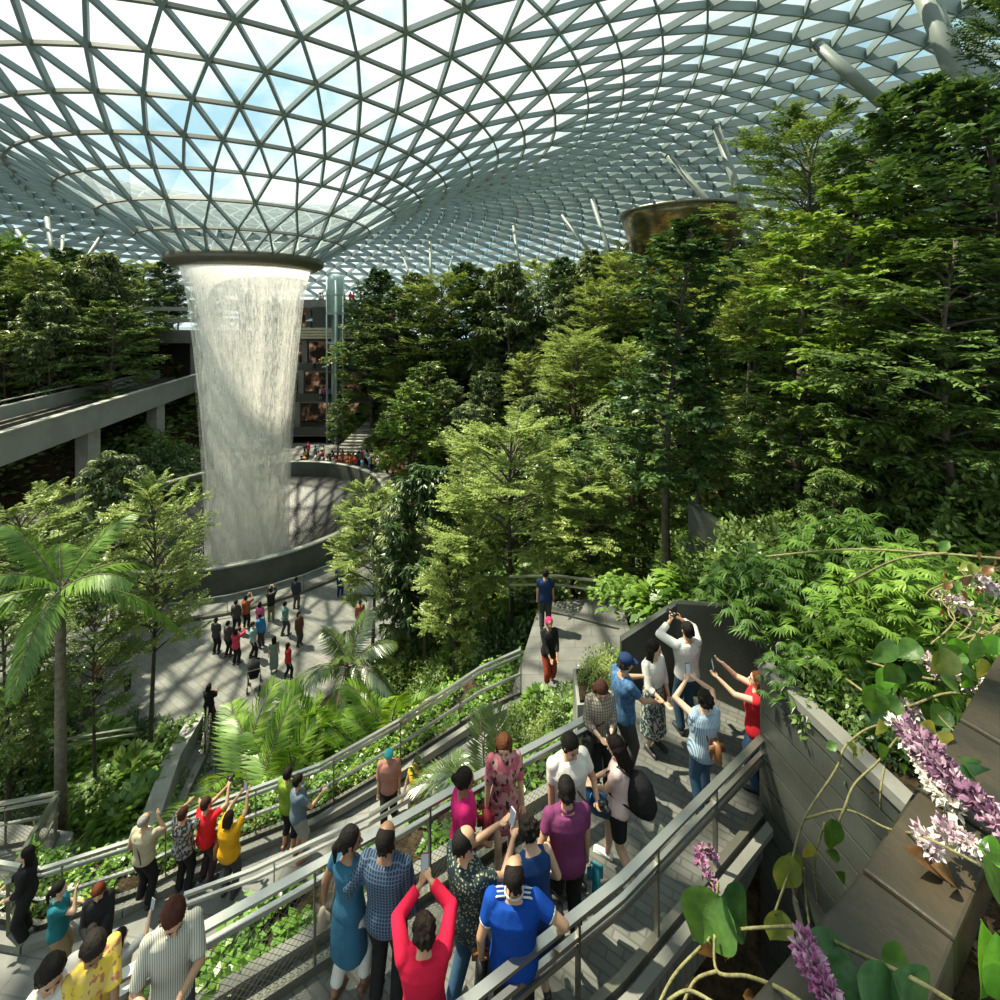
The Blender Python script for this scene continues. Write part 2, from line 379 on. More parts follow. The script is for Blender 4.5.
# ================================================================ GROUND
def pavemat(name, c1, c2, sx, sy, rot=0.0, mortar=.015, rough=.6, mcol=None, bump=.4, off=.5):
    m, nt, out = newmat(name); b = N(nt, 'ShaderNodeBsdfPrincipled'); nt.links.new(b.outputs[0], out.inputs[0]); b.inputs['Roughness'].default_value = rough
    vec = coords(nt, (1,1,1), 'Object', (0, 0, rot)); br = N(nt, 'ShaderNodeTexBrick'); nt.links.new(vec, br.inputs['Vector'])
    br.inputs['Color1'].default_value = rgba(c1); br.inputs['Color2'].default_value = rgba(c2); br.inputs['Mortar'].default_value = rgba(mcol or tuple(c*.75 for c in c1))
    br.inputs['Scale'].default_value = 1; br.inputs['Mortar Size'].default_value = mortar; br.inputs['Brick Width'].default_value = sx; br.inputs['Row Height'].default_value = sy; br.offset = off
    nz = ramp(nt, noisetex(nt, vec, 1.3, 5, .65), [(.3, .62), (.7, 1.1)])
    c = mixcol(nt, 1.0, br.outputs[0], nz, 'MULTIPLY'); nt.links.new(c, b.inputs['Base Color'])
    bp = N(nt, 'ShaderNodeBump'); bp.inputs['Strength'].default_value = bump; bp.inputs['Distance'].default_value = .01
    nt.links.new(br.outputs['Fac'], bp.inputs['Height']); bp.invert = True; nt.links.new(bp.outputs[0], b.inputs['Normal'])
    MC[name] = m; return m
m_plaza = pavemat('plaza_paving', (.165, .17, .155), (.23, .235, .21), 1.1, .28, .55, .012, .55)
m_deck = pavemat('deck_paving', (.125, .13, .115), (.165, .165, .148), .30, .10, .58, .012, .5)
m_walk = pavemat('walk_paving', (.15, .155, .14), (.19, .19, .175), .9, .45, .12, .012, .55)
m_conc = mat('weathered_concrete', (.17, .17, .15), .7, 0, .25, 1.2, .2, 20)
m_lconc = mat('pale_concrete', (.33, .33, .30), .7, 0, .2, 1.0, .2, 20)
m_soil = mat('soil', (.025, .019, .012), .95, 0, .6, 9, 1.0, 30, .1, (.075, .052, .03))
m_slat = mat('dark_slats', (.048, .054, .045), .45, 0, .3, 1.5, .25, 25)
m_steel = mat('rail_steel', (.42, .43, .40), .28, .85, .05, 3)
m_post = mat('post_steel', (.16, .16, .13), .4, .6, .1, 3)
CP = [(-20,20,-1),(-12,20,-1),(-9.3,16.5,-1),(-8,24,-1),(-30,30,-1),(-19,37,-1),(-9,34,-1),(-10,47,-1),(-25,52,-1),(-5,29,-.5),(-14,15,-1),(-28,18,-1),(-34,26,-1),
 (-8,7.5,4.4),(-5,8.5,4.4),(-2,9.6,4.6),(-10,7,4.2),(-3.2,7,5.2),(-12,9,3.0),(-13,12,0.5),(-8.8,13.2,0.2),(-5,13,1.6),(-2,14,2.6),(2,15,5),(-5.5,17,0.2),(-2,20,1.2),(1,11.5,6.9),(-1,10.3,5.9),
 (0,18,3),(3,25,3),(4,14,7),(3,10,7.2),(6,12,10.5),(6.5,9,11.3),(9,8,12.5),(12,10,13.5),(14,6,14),(5.4,6.5,11.2),(5.4,8,11.4),(3.7,7.0,9),(3.2,7.8,9),(2.2,3.6,5.6),(3.3,4.6,5.6),(1.5,2.6,5.6),(3,5.9,6.0),(2.5,1.5,5.6),(3.9,3,7),(3.6,5,6),(8,4,13.2),(8,30,8),(15,25,12.5),(15,35,14.5),(10,42,13),(20,20,15),(25,30,16),(30,12,16),(25,45,17),(14,52,16),
 (0,36,2),(0,45,6),(0,60,13),(8,60,15),(20,62,17),(-4,62,12),(-9,60,9),(-8,50,4),(-40,50,4),(-43,45,6),(-50,50,13),(-60,55,17),(-48,60,12),(-60,40,15),(-45,35,5),(-55,28,12),(-35,60,6),(-30,72,6),(-70,60,19),(-20,56,-1),(-28,58,-1),(-16,52,-1),(-22,63,-1),(-34,56,-1),(-30,64,0),(-12,49,-.5),(-12,60,10),(-10,56,8),(-14.5,66,13),(-40,68,13),(-46,66,14),(-38,74,13),(-42,60,5),(-44,57,5),(-40,63,6),(-47,57,8),(-15.5,58,.5),(-15.5,62,2.5),(-38,40,-1),(-40,20,4),(-50,12,10),(0,5,8.6),(-2,3,8.6),(4,3,9),(0,-6,9),(12,-6,13),(-8,0,6),(-14,2,4)]
CPA = np.array(CP, float)
def terr(x, y):
    d2 = (CPA[:,0]-x)**2+(CPA[:,1]-y)**2; w_ = 1/(d2+.6)**2.0
    return max(float((w_*CPA[:,2]).sum()/w_.sum()), -.4)
gx = np.concatenate([np.arange(-80, -16, 2.0), np.arange(-16, 16, .5), np.arange(16, 46, 2.0)]); gy = np.concatenate([np.arange(-8, 24, .5), np.arange(24, 86, 2.0)])
V = []; 
for y in gy:
    for x in gx:
        z = terr(x, y)
        # keep the ground under the decks
        if (x-AX.x)**2+(y-AX.y)**2 < 102: z = -6
        V.append((x, y, z+.25*(noise.noise(Vector((x*.35, y*.35, 0)))) if z > .4 else z))
nx = len(gx); Fq = [(j*nx+i, j*nx+i+1, (j+1)*nx+i+1, (j+1)*nx+i) for j in range(len(gy)-1) for i in range(nx-1)]
g = link('ground', fastmesh('ground', np.array(V), np.array(Fq)), m_soil); g.data.polygons.foreach_set('use_smooth', [True]*len(Fq)); struct(g)
PZ = [(-60,8),(-9.0,8.0),(-8.4,14.5),(-6.4,17.2),(-4.2,22),(-2.5,28),(-2.0,36),(-5,44),(-2,49),(-2,60),(-60,60)]
def edge_hit(a):
    best = None; dx, dy = math.cos(a), math.sin(a)
    for (x1, y1), (x2, y2) in zip(PZ, PZ[1:]+PZ[:1]):
        ex, ey = x2-x1, y2-y1; det = -dx*ey+dy*ex
        if abs(det) < 1e-9: continue
        rx, ry = x1-AX.x, y1-AX.y; t = (-rx*ey+ry*ex)/det; u = (dx*ry-dy*rx)/det
        if t > 0 and -1e-6 <= u <= 1+1e-6 and (best is None or t > best): best = t
    return best
angs = sorted([2*PI*i/120 for i in range(120)]+[math.atan2(y-AX.y, x-AX.x) % (2*PI) for x, y in PZ]); na_ = len(angs)
V = [(AX.x+10.2*math.cos(a), AX.y+10.2*math.sin(a), 0) for a in angs]+[(AX.x+edge_hit(a)*math.cos(a), AX.y+edge_hit(a)*math.sin(a), 0) for a in angs]
b = MB(); b.add(V, [(i, i+na_, (i+1) % na_+na_, (i+1) % na_) for i in range(na_)])
fl = struct(b.obj('floor', m_plaza)); fl['label'] = 'grey paved plaza around the waterfall basin'

# ---------------------------------------------------------------- railings
def polylen(P): return sum((P[i+1]-P[i]).length for i in range(len(P)-1))
def along(P, s):
    for i in range(len(P)-1):
        L = (P[i+1]-P[i]).length
        if s <= L or i == len(P)-2: return P[i].lerp(P[i+1], s/L)
        s -= L
def railing(name, label, P, h=1.05, top=(.10, .04), rails=(.18,), post=(.05, .02), step=1.3, mesh=0.0, double=False, kerb=True, mt=None, group=None):
    """P: floor-level 3-d points"""
    P = [Vector(p) for p in P]; base = P[0].copy(); Q = [p-base for p in P]; up = Vector((0,0,h))
    e = thing(name, label, 'railing', base, 0, group)
    b = MB()
    for i in range(len(Q)-1): b.beam(Q[i]+up, Q[i+1]+up, top[0], top[1])
    b.obj('top_rail', mt or m_steel, e)
    for k, dr in enumerate(rails):
        b = MB()
        for i in range(len(Q)-1): b.beam(Q[i]+up-Vector((0,0,dr)), Q[i+1]+up-Vector((0,0,dr)), .05, .05)
        b.obj('handrail' if k == 0 else 'lower_rail', mt or m_steel, e)
    L = polylen(Q); n = max(2, int(round(L/step))+1)
    for i in range(n):
        s = L*i/(n-1); p = along(Q, s); q = along(Q, min(L, s+.01))-along(Q, max(0, s-.01)); rz = math.atan2(q.y, q.x)
        b = MB(); b.box((0,0,(h-.02)/2), (post[1], post[0], h-.02)); b.obj('post', m_post, e, False, p, rz)
    if kerb:
        b = MB()
        for i in range(len(Q)-1): b.beam(Q[i]+Vector((0,0,.05)), Q[i+1]+Vector((0,0,.05)), .08, .1)
        b.obj('bottom_rail', m_post, e)
    if mesh:
        b = MB()
        for i in range(len(Q)-1):
            d = Q[i+1]-Q[i]; L2 = d.length; t = .003 if mesh < .09 else .004; hh = h-.2-.1
            m_ = int(L2/mesh)
            for j in range(-int(hh/mesh), m_):
                for sgn in (1, -1):
                    s0 = j*mesh; s1 = s0+hh; z0, z1 = (.1, .1+hh) if sgn > 0 else (.1+hh, .1)
                    a0 = max(s0, 0); a1 = min(s1, L2)
                    if a1 <= a0: continue
                    za = z0+(z1-z0)*(a0-s0)/hh; zb = z0+(z1-z0)*(a1-s0)/hh
                    pa = Q[i]+d*(a0/L2)+Vector((0,0,za)); pb_ = Q[i]+d*(a1/L2)+Vector((0,0,zb))
                    b.beam(pa, pb_, t, t)
        if b.n: b.obj('wire_mesh', m_post, e)
    return e
H = lambda px, py, z: atz(px, py, z)
dn = Vector((0,0,1.05))
# deck
ZD = 9.4
railC = [H(-40,1072,10.45)-dn, H(196,932,10.45)-dn, H(400,820,10.45)-dn, H(492,768,10.45)-dn, H(596,713,10.45)-dn]
railD = [H(330,1095,10.45)-dn, H(470,1000,10.45)-dn, H(622,879,10.45)-dn, H(762,738,10.45)-dn]
print('railC', railC, 'railD', railD)
E_ = Vector
corner = H(640,700,ZD)
dk = MB(); A = [railC[0]+E_((-.3,.2,0)), railC[1]+E_((-.1,.15,0)), railC[2]+E_((-.1,.15,0)), railC[3]+E_((-.1,.15,0)), railC[4]+E_((-.1,.15,0)), E_((1.6,6.9,ZD)), E_((1.75,7.3,ZD)), E_((2.1,8.3,ZD))]
B_ = [railD[0]+E_((.3,-.5,0)), railD[1]+E_((.12,-.12,0)), railD[2].lerp(railD[1],.4)+E_((.12,-.12,0)), railD[2]+E_((.12,-.12,0)), railD[2].lerp(railD[3],.6)+E_((.12,-.12,0)), railD[3]+E_((.15,.1,0)), E_((4.35,6.5,ZD)), E_((4.2,8.3,ZD))]
dk.strip([tuple(p) for p in A], [tuple(p) for p in B_], .45)
d_ = struct(dk.obj('floor_deck', m_deck)); d_['label'] = 'raised viewing deck of grey paving'
# slab below left for the near people
b = MB(); b.prism([(-5.6,1.6),(0.3,1.2),(-.6,3.3),(-3.1,4.35),(-5.6,3.2)], ZD-.45, ZD-.004); struct(b.obj('floor_deck_end', m_deck))
railing('deck_railing', 'long flat-topped steel railing between the crowded deck and the ivy planter', railC, 1.05, (.09,.03), (.16,), (.06,.02), 1.35, .07)
railing('deck_railing', 'steel railing along the outer right edge of the crowded deck, ending at the slatted wall', railD, 1.05, (.085,.035), (.2,.3), (.05,.03), 1.2, 0)
# steel edge drain and kerb of the deck
b = MB()
for i in range(3): b.beam(railD[i]+E_((.1,-.1,.03)), railD[i+1]+E_((.1,-.1,.03)), .1, .08)
struct(b.obj('trim_1', m_conc))
b = MB()
for i in range(4): b.beam(railC[i]+E_((-.12,.2,-.12)), railC[i+1]+E_((-.12,.2,-.12)), .12, .5)
struct(b.obj('trim_2', m_conc))
# planter beyond the deck rail
nC = E_((-.5,.86,0))
b = MB(); pa = [railC[i]+nC*.22-E_((0,0,.12)) for i in range(5)]; pb2 = [railC[i]+nC*.98-E_((0,0,.12)) for i in range(5)]
b.strip([tuple(p) for p in pb2], [tuple(p) for p in pa], .6); planterC = (pa, pb2); struct(b.obj('trim_3', m_soil))
b = MB()
for i in range(4): b.beam(pb2[i]+E_((0,0,-.17)), pb2[i+1]+E_((0,0,-.17)), .1, .4)
struct(b.obj('trim_4', m_conc))
b = MB(); b.strip([tuple(p+nC*.05) for p in pb2], [tuple(p) for p in pb2], 4.2); struct(b.obj('wall_planter', m_conc))
# lower walkway
ZW = 5.0
A_ = [(-20,860,5),(40,870,5),(135,840,5),(215,803,5),(320,765,5),(400,720,5.7),(480,668,6.8),(521,650,7.2)]
railA = [H(x,y,z+1.05)-dn for x,y,z in A_]
Bq = [(184,895,5),(253,870,5),(315,841,5),(369,816,5.0),(425,782,5.6),(476,752,6.3)]
railB = [H(x,y,z+1.05)-dn for x,y,z in Bq]
inner = [E_((-12.5,6.0,5)), E_((-8.2,6.2,5)), E_((-7.0,6.9,5)), railB[0], railB[1].lerp(railB[2],.5), railB[4], railB[5]+E_((.1,-.2,.1)), E_((1.1,9.6,7.2))]
b = MB(); b.strip([tuple(p+E_((0,.12,0))) for p in railA], [tuple(p+E_((0,-.12,0))) for p in inner], .35); lw_ = struct(b.obj('floor_walkway', m_walk)); lw_['label'] = 'lower grey walkway winding between planters'
b = MB(); b.prism([(.3,11.3,7.2),(.5,9.0,7.2),(1.8,8.9,7.25),(3.4,11.2,7.5),(3.6,14.5,7.5),(1.2,14.5,7.3)], .4, None); struct(b.obj('floor_landing', m_walk))
railing('walkway_railing', 'double steel railing along the outer edge of the lower walkway behind the phone-raising visitors', railA, 1.05, (.07,.05), (.12,.55), (.05,.02), 1.5, .1)
railing('walkway_railing', 'pale double-tube railing on the near side of the lower walkway', railB, 1.05, (.06,.05), (.17,), (.05,.02), 1.4, 0, kerb=False)
b = MB()
for i in range(len(railA)-1): b.beam(railA[i]+E_((0,-.28,.06)), railA[i+1]+E_((0,-.28,.06)), .16, .14)
struct(b.obj('trim_5', m_conc))
# outer planter of the walkway
pa = [railA[i]+E_((-.05,.15,-.05)) for i in range(len(railA))]; pb3 = [railA[i]+E_((-.25,1.25,-.15)) for i in range(len(railA))]
b = MB(); b.strip([tuple(p) for p in pb3], [tuple(p) for p in pa], .5); planterA = (pa, pb3); struct(b.obj('trim_6', m_soil))
# planted slope between walkway rail and deck planter
sl0 = [railB[i]+E_((.05,-.15,.0)) for i in range(6)]
b = MB(); q0 = [E_((-6.5,6.3,5.0))]+sl0; q1 = [pb2[0]+E_((0,.1,-4.4))]+[pb2[0].lerp(pb2[1],.5)+E_((0,.1,-3.6)), pb2[1]+E_((-.1,.1,-3.2)), pb2[1].lerp(pb2[2],.5)+E_((-.1,.1,-2.8)), pb2[2]+E_((-.1,.1,-2.4)), pb2[3]+E_((-.1,.1,-1.9)), pb2[4]+E_((-.1,.1,-1.2))]
b.strip([tuple(p) for p in q0], [tuple(p) for p in q1], .4); struct(b.obj('floor_planted_slope', m_walk))
# landing and rail far left
lp = [H(-60,815,4.55)-dn, H(58,793,4.55)-dn, H(30,838,5.2)-dn, H(8,882,6.05)-dn]
railing('landing_railing', 'steel railing turning a corner at the far left above the palm garden', lp, 1.05, (.08,.05), (.14,.5), (.05,.02), 1.3, .1)
b = MB(); b.prism([(-17,9.0,3.5),(-8.6,8.6,4.6),(-10.3,11.6,3.5),(-17,12.4,3.5)], .4, None); struct(b.obj('floor_landing_left', m_walk))
railing('garden_railing', 'low double steel railing in the shaded garden behind the foreground palm', [atz(50,742,1.9)-dn*.9, atz(135,728,1.9)-dn*.9], .95, (.07,.05), (.2,), (.05,.02), 1.5, 0, kerb=False)
railing('plaza_railing', 'short dark railing with black figure at its far end on the plaza', [atz(205,762,0), atz(207,745,0), atz(210,712,0)], 1.1, (.05,.04), (.3,.6), (.05,.02), 1.2, 0, mt=m_post)
railing('ramp_railing', 'short steel handrail of the upper path beyond the pink-headscarf visitor', [E_((.3,14.6,7.0)), E_((1.6,13.9,7.4)), E_((2.6,13.3,7.6))], 1.05, (.06,.05), (.25,), (.05,.02), 1.4, 0, kerb=False)
P = []
for i in range(15):
    a = math.radians(-112+i*9); P.append(E_((AX.x+12.3*math.cos(a), AX.y+12.3*math.sin(a), 0)))
railing('basin_railing', 'curved railing around the waterfall basin on the plaza', P, 1.0, (.06,.05), (.9,), (.05,.03), 2.0, 0, kerb=False)
b = MB(); 
for i in range(14): b.beam(P[i]+E_((0,0,.06)), P[i+1]+E_((0,0,.06)), .25, .16)
struct(b.obj('trim_7', m_post))
# garden walls and plaza planter walls
def wall3(name, pts, th, m, z0=-.3):
    b = MB()
    for i in range(len(pts)-1):
        p, q = Vector(pts[i]), Vector(pts[i+1]); d = Vector((q.x-p.x, q.y-p.y, 0)).normalized(); n = Vector((-d.y, d.x, 0))*th/2
        v = [(p-n), (p+n), (q+n), (q-n)]; b.add([(*a.xy, z0) for a in v]+[tuple(a) for a in v], [(3,2,1,0),(4,5,6,7),(0,1,5,4),(1,2,6,5),(2,3,7,6),(3,0,4,7)])
    return struct(b.obj(name, m))
wall3('wall_garden', [atz(196,716,.55), atz(172,757,.9), atz(146,830,1.9)], .5, m_lconc)
wall3('wall_hedge_bed', [atz(208,722,.25), atz(204,752,.25), atz(176,810,.3), atz(150,850,.4)], .25, m_conc)
wall3('wall_terrace', [E_((4.5,11.3,11.6)), E_((5.7,9.8,10.8))], .25, m_slat, 7)
# slatted dark wall beside the deck
TL = E_((3.42,6.45,11.35)); 
def wallface(P0, P1, zt0, zt1, zb, n, name, slope):
    """courses of boards on the vertical plane P0-P1; tops fall from zt0 to zt1"""
    e = MB(); d = (P1-P0); L = Vector((d.x, d.y, 0)).length; u = Vector((d.x, d.y, 0)).normalized(); nn = Vector((u.y, -u.x, 0))
    hgt = .30
    for k in range(n):
        za0 = zt0-k*hgt; za1 = zt1+slope-k*hgt if False else zt1-k*hgt
        v = []
        for z0_, z1_ in ((za0, za1),):
            for off in (0, .07):
                v += [P0+nn*off+E_((0,0,z0_-P0.z)), Vector((P1.x,P1.y,0))+nn*off+E_((0,0,z1_)), Vector((P1.x,P1.y,0))+nn*off+E_((0,0,z1_-hgt+.025)), P0+nn*off+E_((0,0,z0_-hgt+.025-P0.z))]
        e.add([tuple(a) for a in v], [(0,1,2,3),(7,6,5,4),(0,4,5,1),(1,5,6,2),(2,6,7,3),(3,7,4,0)])
    back = [P0+nn*.08, P1+nn*.08]
    e.add([(back[0].x,back[0].y,zb),(back[1].x,back[1].y,zb),(back[1].x,back[1].y,zt1),(back[0].x,back[0].y,zt0)], [(0,1,2,3)])
    return struct(e.obj(name, m_slat))
W0 = atz(735,668,11.4); W1 = atz(1010,862,11.4)
W0 = E_((3.42,6.3,11.4)); W1 = E_((4.05,3.4,11.4))
wallface(W1, W0, 11.4, 11.4, 6.0, 16, 'wall_slatted', 0)
b = MB(); b.add([tuple(W0+E_((-.03,0,.03))), tuple(W1+E_((-.03,0,.03))), tuple(W1+E_((.15,0,.03))), tuple(W0+E_((.15,.05,.03))), tuple(W0+E_((-.03,0,-.08))), tuple(W1+E_((-.03,0,-.08))), tuple(W1+E_((.15,0,-.08))), tuple(W0+E_((.15,.05,-.08)))], [(0,3,2,1),(4,5,6,7),(0,1,5,4),(1,2,6,5),(2,3,7,6),(3,0,4,7)])
struct(b.obj('trim_8', m_conc))
wall3('wall_deck_back', [E_((3.5,6.38,11.3)), E_((4.35,6.45,11.3)), E_((4.3,7.9,11.2)), E_((3.2,8.7,10.8)), E_((2.2,8.75,10.1))], .14, m_slat, 8.5)
b = MB(); b.prism([(3.62,6.2),(4.25,3.3),(7.2,3.6),(7.6,7.0),(4.5,6.3)], 10.7, 11.25); struct(b.obj('trim_12', m_soil))
# planter box behind the camera-shy visitors
b = MB(); b.prism([(1.25,7.75),(1.85,7.82),(1.95,8.6),(1.3,8.55)], 8.6, 9.7); struct(b.obj('wall_planter_box', m_lconc))
b = MB(); b.prism([(1.3,7.8),(1.8,7.87),(1.9,8.55),(1.35,8.5)], 9.66, 9.73); struct(b.obj('trim_9', m_soil))
# near coping slabs above the drop, bottom right
m_cope = mat('dark_coping', (.030, .031, .026), .45, 0, .45, 3.2, .35, 14, .4, (.06, .048, .03))
def slab(name, quad, z, th, m, inset=0):
    b = MB(); b.prism([tuple(atz(x, y, z).xy) for x, y in quad], z-th, z); o = b.obj(name, m)
    bv = o.modifiers.new('bevel', 'BEVEL'); bv.width = .008; bv.segments = 2; return o
ZS = 14.55
for q in ([(690,1068),(861,870),(955,941),(895,1090)], [(862,868),(918,790),(998,842),(956,939)], [(919,788),(958,720),(1035,765),(999,840)], [(959,718),(1000,650),(1085,690),(1036,763)]):
    o = slab('coping_slab', q, ZS, .12, m_cope); tag(o, None, 'slab', None)
    o['kind'] = 'structure'; o.name = 'trim_10'
wall3('wall_near', [atz(702,1090,ZS-.13)+E_((.05,0,0)), atz(863,872,ZS-.13)+E_((.05,0,0)), atz(960,720,ZS-.13)+E_((.06,0,0)), atz(1002,650,ZS-.13)+E_((.1,0,0))], .06, m_cope, 7.5)
b = MB(); b.prism([tuple(atz(x, y, ZS-.13).xy) for x, y in ((880,1100),(955,938),(986,812),(1040,735),(1100,660),(1500,900),(1300,1200))], ZS-.6, ZS-.14); struct(b.obj('trim_11', m_soil))
# ================================================================ TRAIN BRIDGE
def bpt(D, off=0): return E_((-31.25-.2155*(D-30)-off, D, 0))
m_bridge = mat('bridge_concrete', (.30, .31, .28), .6, 0, .12, .6, .1, 10)
br = thing('train_viaduct', 'concrete guideway of the people mover running in behind the waterfall from the left', 'bridge', (-31, 30, 0))
def bbeam(b, off, z0, z1, wd, D0=17, D1=62):
    for D in np.arange(D0, D1, 5.0):
        p, q = bpt(D, off), bpt(min(D+5.0, D1), off); p.z = q.z = (z0+z1)/2; b.beam(p-br.location, q-br.location, wd, z1-z0)
b = MB(); bbeam(b, 0, 6.6, 8.55, .5); b.obj('girder', m_bridge, br)
b = MB(); bbeam(b, 0, 8.55, 8.7, .62); b.obj('girder_cap', m_lconc, br)
b = MB(); bbeam(b, 2.9, 7.4, 7.6, 5.4); b.obj('track_bed', mat('track_dark', (.05,.05,.04), .8), br)
b = MB(); bbeam(b, 6.0, 6.6, 8.9, .45); b.obj('girder', m_bridge, br)
for off, z, wd in ((1.1,8.0,.25),(2.2,8.0,.25),(3.9,8.0,.25),(5.0,8.0,.25)):
    b = MB(); bbeam(b, off, z-.4, z, wd); b.obj('guide_rail', mat('running_rail', (.13,.12,.10), .5, .3), br)
b = MB(); bbeam(b, 6.1, 9.25, 9.33, .12); b.obj('handrail', m_lconc, br)
for D in (20, 39.4, 50.5):
    p = bpt(D, .55)-br.location; b = MB(); b.box((p.x, p.y, 3.3), (1.05, 1.2, 6.7)); b.obj('pier', m_lconc, br)
portal = thing('tunnel_portal', 'grey concrete portal where the guideway enters the hillside left of the falls', 'portal', (-41, 62, 6))
def rel(o, b, name, m): return b.obj(name, m, o)
b = MB(); b.box((-1,1,7.2),(18,3,1.6)); b.box((-9.5,1,3.5),(2.2,3,7)); b.box((8,1,3),(2,3,8)); b.obj('frame', m_conc, portal)
b = MB(); b.box((1.6,1.0,3.5),(1.2,2,6)); b.obj('pillar', m_conc, portal)
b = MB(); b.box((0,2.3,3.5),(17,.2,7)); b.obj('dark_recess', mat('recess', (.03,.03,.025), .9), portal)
b = MB(); b.box((-1,.6,9.3),(18,3,.5)); b.box((-1,1.6,10.8),(18,2,.5)); b.obj('planted_ledge', m_lconc, portal)
# ================================================================ TERRACED SHOPS BEHIND THE FALLS
m_bdark = mat('terrace_dark', (.06,.06,.05), .7, 0, .3, .5); m_bcream = mat('terrace_cream', (.42,.36,.25), .6, 0, .1, .4)
m_glow = newmat('shop_lit'); mm_, nt, out = m_glow; em = N(nt, 'ShaderNodeEmission'); em.inputs[1].default_value = .5
c = ramp(nt, noisetex(nt, coords(nt, (1,1,1)), .9, 3), [(.46, (.012,.01,.008)), (.60, (.12,.07,.04)), (.72, (.6,.38,.2))]); nt.links.new(c, em.inputs[0]); nt.links.new(em.outputs[0], out.inputs[0]); m_glow = mm_
levels = [1.2, 5.2, 9.0, 12.9, 17.4]
bd = thing('terraced_arcade', 'terraced dark arcade of shops stacked behind the waterfall', 'building', (-26, 64, 0))
for k, z in enumerate(levels):
    D = 61+k*1.2 if k < 4 else 64
    b = MB(); b.box((.3, D+4-64, z-.25), (20.6, 9, .5)); b.obj('floor_slab', m_conc, bd)
    b = MB(); b.box((.3, D-.4-64, z+.15), (20.6, .3, 1.0)); b.obj('parapet', m_bdark if k != 4 else m_conc, bd)
    if k < 4:
        b = MB(); b.box((.3, D+6-64, z+2), (20.6, .3, 4)); b.obj('shop_front', m_glow, bd)
        for x in (-9, -4.5, 0, 4.5, 9):
            b = MB(); b.box((x, D+.8-64, z+1.8), (.7, .7, 3.6)); b.obj('pillar', m_conc, bd)
b = MB(); b.box((6.0, 63.2-64, 15.75), (9.2, .6, 2.6)); b.obj('dark_sign_band', mat('band_dark', (.045,.05,.045), .7), bd)
b = MB(); 
for k in range(4): b.box((5.0, 62.9-64, 13.05+k*.38), (11.2, .5, .3))
b.obj('cream_louvres', m_bcream, bd)
lt = thing('glass_lift', 'tall glass lift tower standing before the terraced arcade', 'elevator', (-20.6, 60.2, 0))
m_lg = mat('lift_glass', (.42,.56,.54), .15, .1, .1, 1); m_lf = mat('lift_frame', (.30,.42,.42), .4, .3, .1, 1)
b = MB(); b.lathe([(0.02,21.2),(.5,21.1),(.95,20.8),(1.05,20.2),(1.05,16.0),(0.02,16.0)], 20); b.obj('glass_shaft', m_lg, lt, True)
b = MB(); b.lathe([(.5,16.0),(.5,.1)], 16); b.obj('lower_shaft', mat('lift_low', (.20,.24,.22), .3, .2), lt, True)
for dx in (-1.0, .35, 1.0):
    b = MB(); b.tube([(dx,-.9 if dx == .35 else -.3,0),(dx,-.9 if dx == .35 else -.3,20.4)], .12 if dx != .35 else .18, 8); b.obj('mast', m_lf, lt, True)
for z in (12.4, 16.1, 18.4):
    b = MB(); b.lathe([(1.1,z),(1.16,z),(1.16,z+.22),(1.1,z+.22),(1.1,z)], 20); b.obj('band', m_lf, lt)
um = thing('parasol', 'white parasol on the upper shop terrace left of the lift', 'umbrella', (-24.6, 64.6, 12.9))
b = MB(); b.lathe([(.05,2.9),(1.5,2.4),(1.55,2.3),(.05,2.75)], 8); b.obj('canopy', mat('white_canvas', (.8,.8,.8), .7), um)
b = MB(); b.tube([(0,0,0),(0,0,2.8)], .04, 8); b.obj('pole', m_post, um)
# broad steps with a white handrail
st = thing('broad_steps', 'wide grey steps climbing from the plaza behind the basin', 'stairs', (-17, 52, 0))
for k in range(22):
    wd = 7.6-.27*k; b = MB(); b.box((1.6+k*.06-(0 if k < 8 else .0), k*.62, k*.20+.1), (wd, .66, .22)); b.obj('step', m_lconc if k % 2 == 0 else m_conc, st)
b = MB(); b.beam((3.9,-.6,.7),(5.9,6.5,2.9),.35,.3); b.beam((4.6,-.6,.7),(6.6,6.5,2.9),.3,.3); b.obj('white_balustrade', mat('white_stone', (.75,.75,.7), .6), st)
for k in range(5):
    s = MB(); s.box((0,0,.3),(5.5-k*.4,.7,.6)); o = s.obj('stone_bench', m_lconc if k % 2 else m_conc, None, False, (-31+k*.8, 50.5+k*1.6, k*.35)); tag(o, 'low grey stone seating tier at the plaza edge left behind the falls', 'bench', 'stone seating tiers behind the basin')
# bronze pavilion
pv = thing('bronze_pavilion', 'round bronze mirrored pavilion behind the two long struts under the dome', 'pavilion', (16.4, 43, 14))
m_brz = newmat('bronze_mirror'); mm_, nt, out = m_brz; pb = N(nt, 'ShaderNodeBsdfPrincipled'); pb.inputs['Metallic'].default_value = .85; pb.inputs['Roughness'].default_value = .25
c = ramp(nt, noisetex(nt, coords(nt, (.5,.5,1.2)), .9, 4, .6), [(.38, (.05,.05,.03)), (.55, (.16,.14,.07)), (.66, (.55,.28,.08)), (.75, (.10,.09,.05))]); nt.links.new(c, pb.inputs['Base Color']); nt.links.new(pb.outputs[0], out.inputs[0]); m_brz = mm_
b = MB(); b.lathe([(3.0,3.0),(3.6,5.5),(4.6,8.2),(5.3,10.4),(5.45,10.9),(5.3,11.1),(1.0,11.3),(.02,11.3)], 72); b.obj('mirrored_drum', m_brz, pv, True)
b = MB(); b.lathe([(5.35,10.85),(5.62,10.9),(5.62,11.1),(5.3,11.12)], 72); b.obj('rim', m_post, pv, True)
for a in np.linspace(0, 2*PI, 6, endpoint=False):
    b = MB(); b.tube([(2.6*math.cos(a),2.6*math.sin(a),-2),(3.4*math.cos(a+.3),3.4*math.sin(a+.3),4.5)], .18, 8); b.obj('leg', m_post, pv, True)
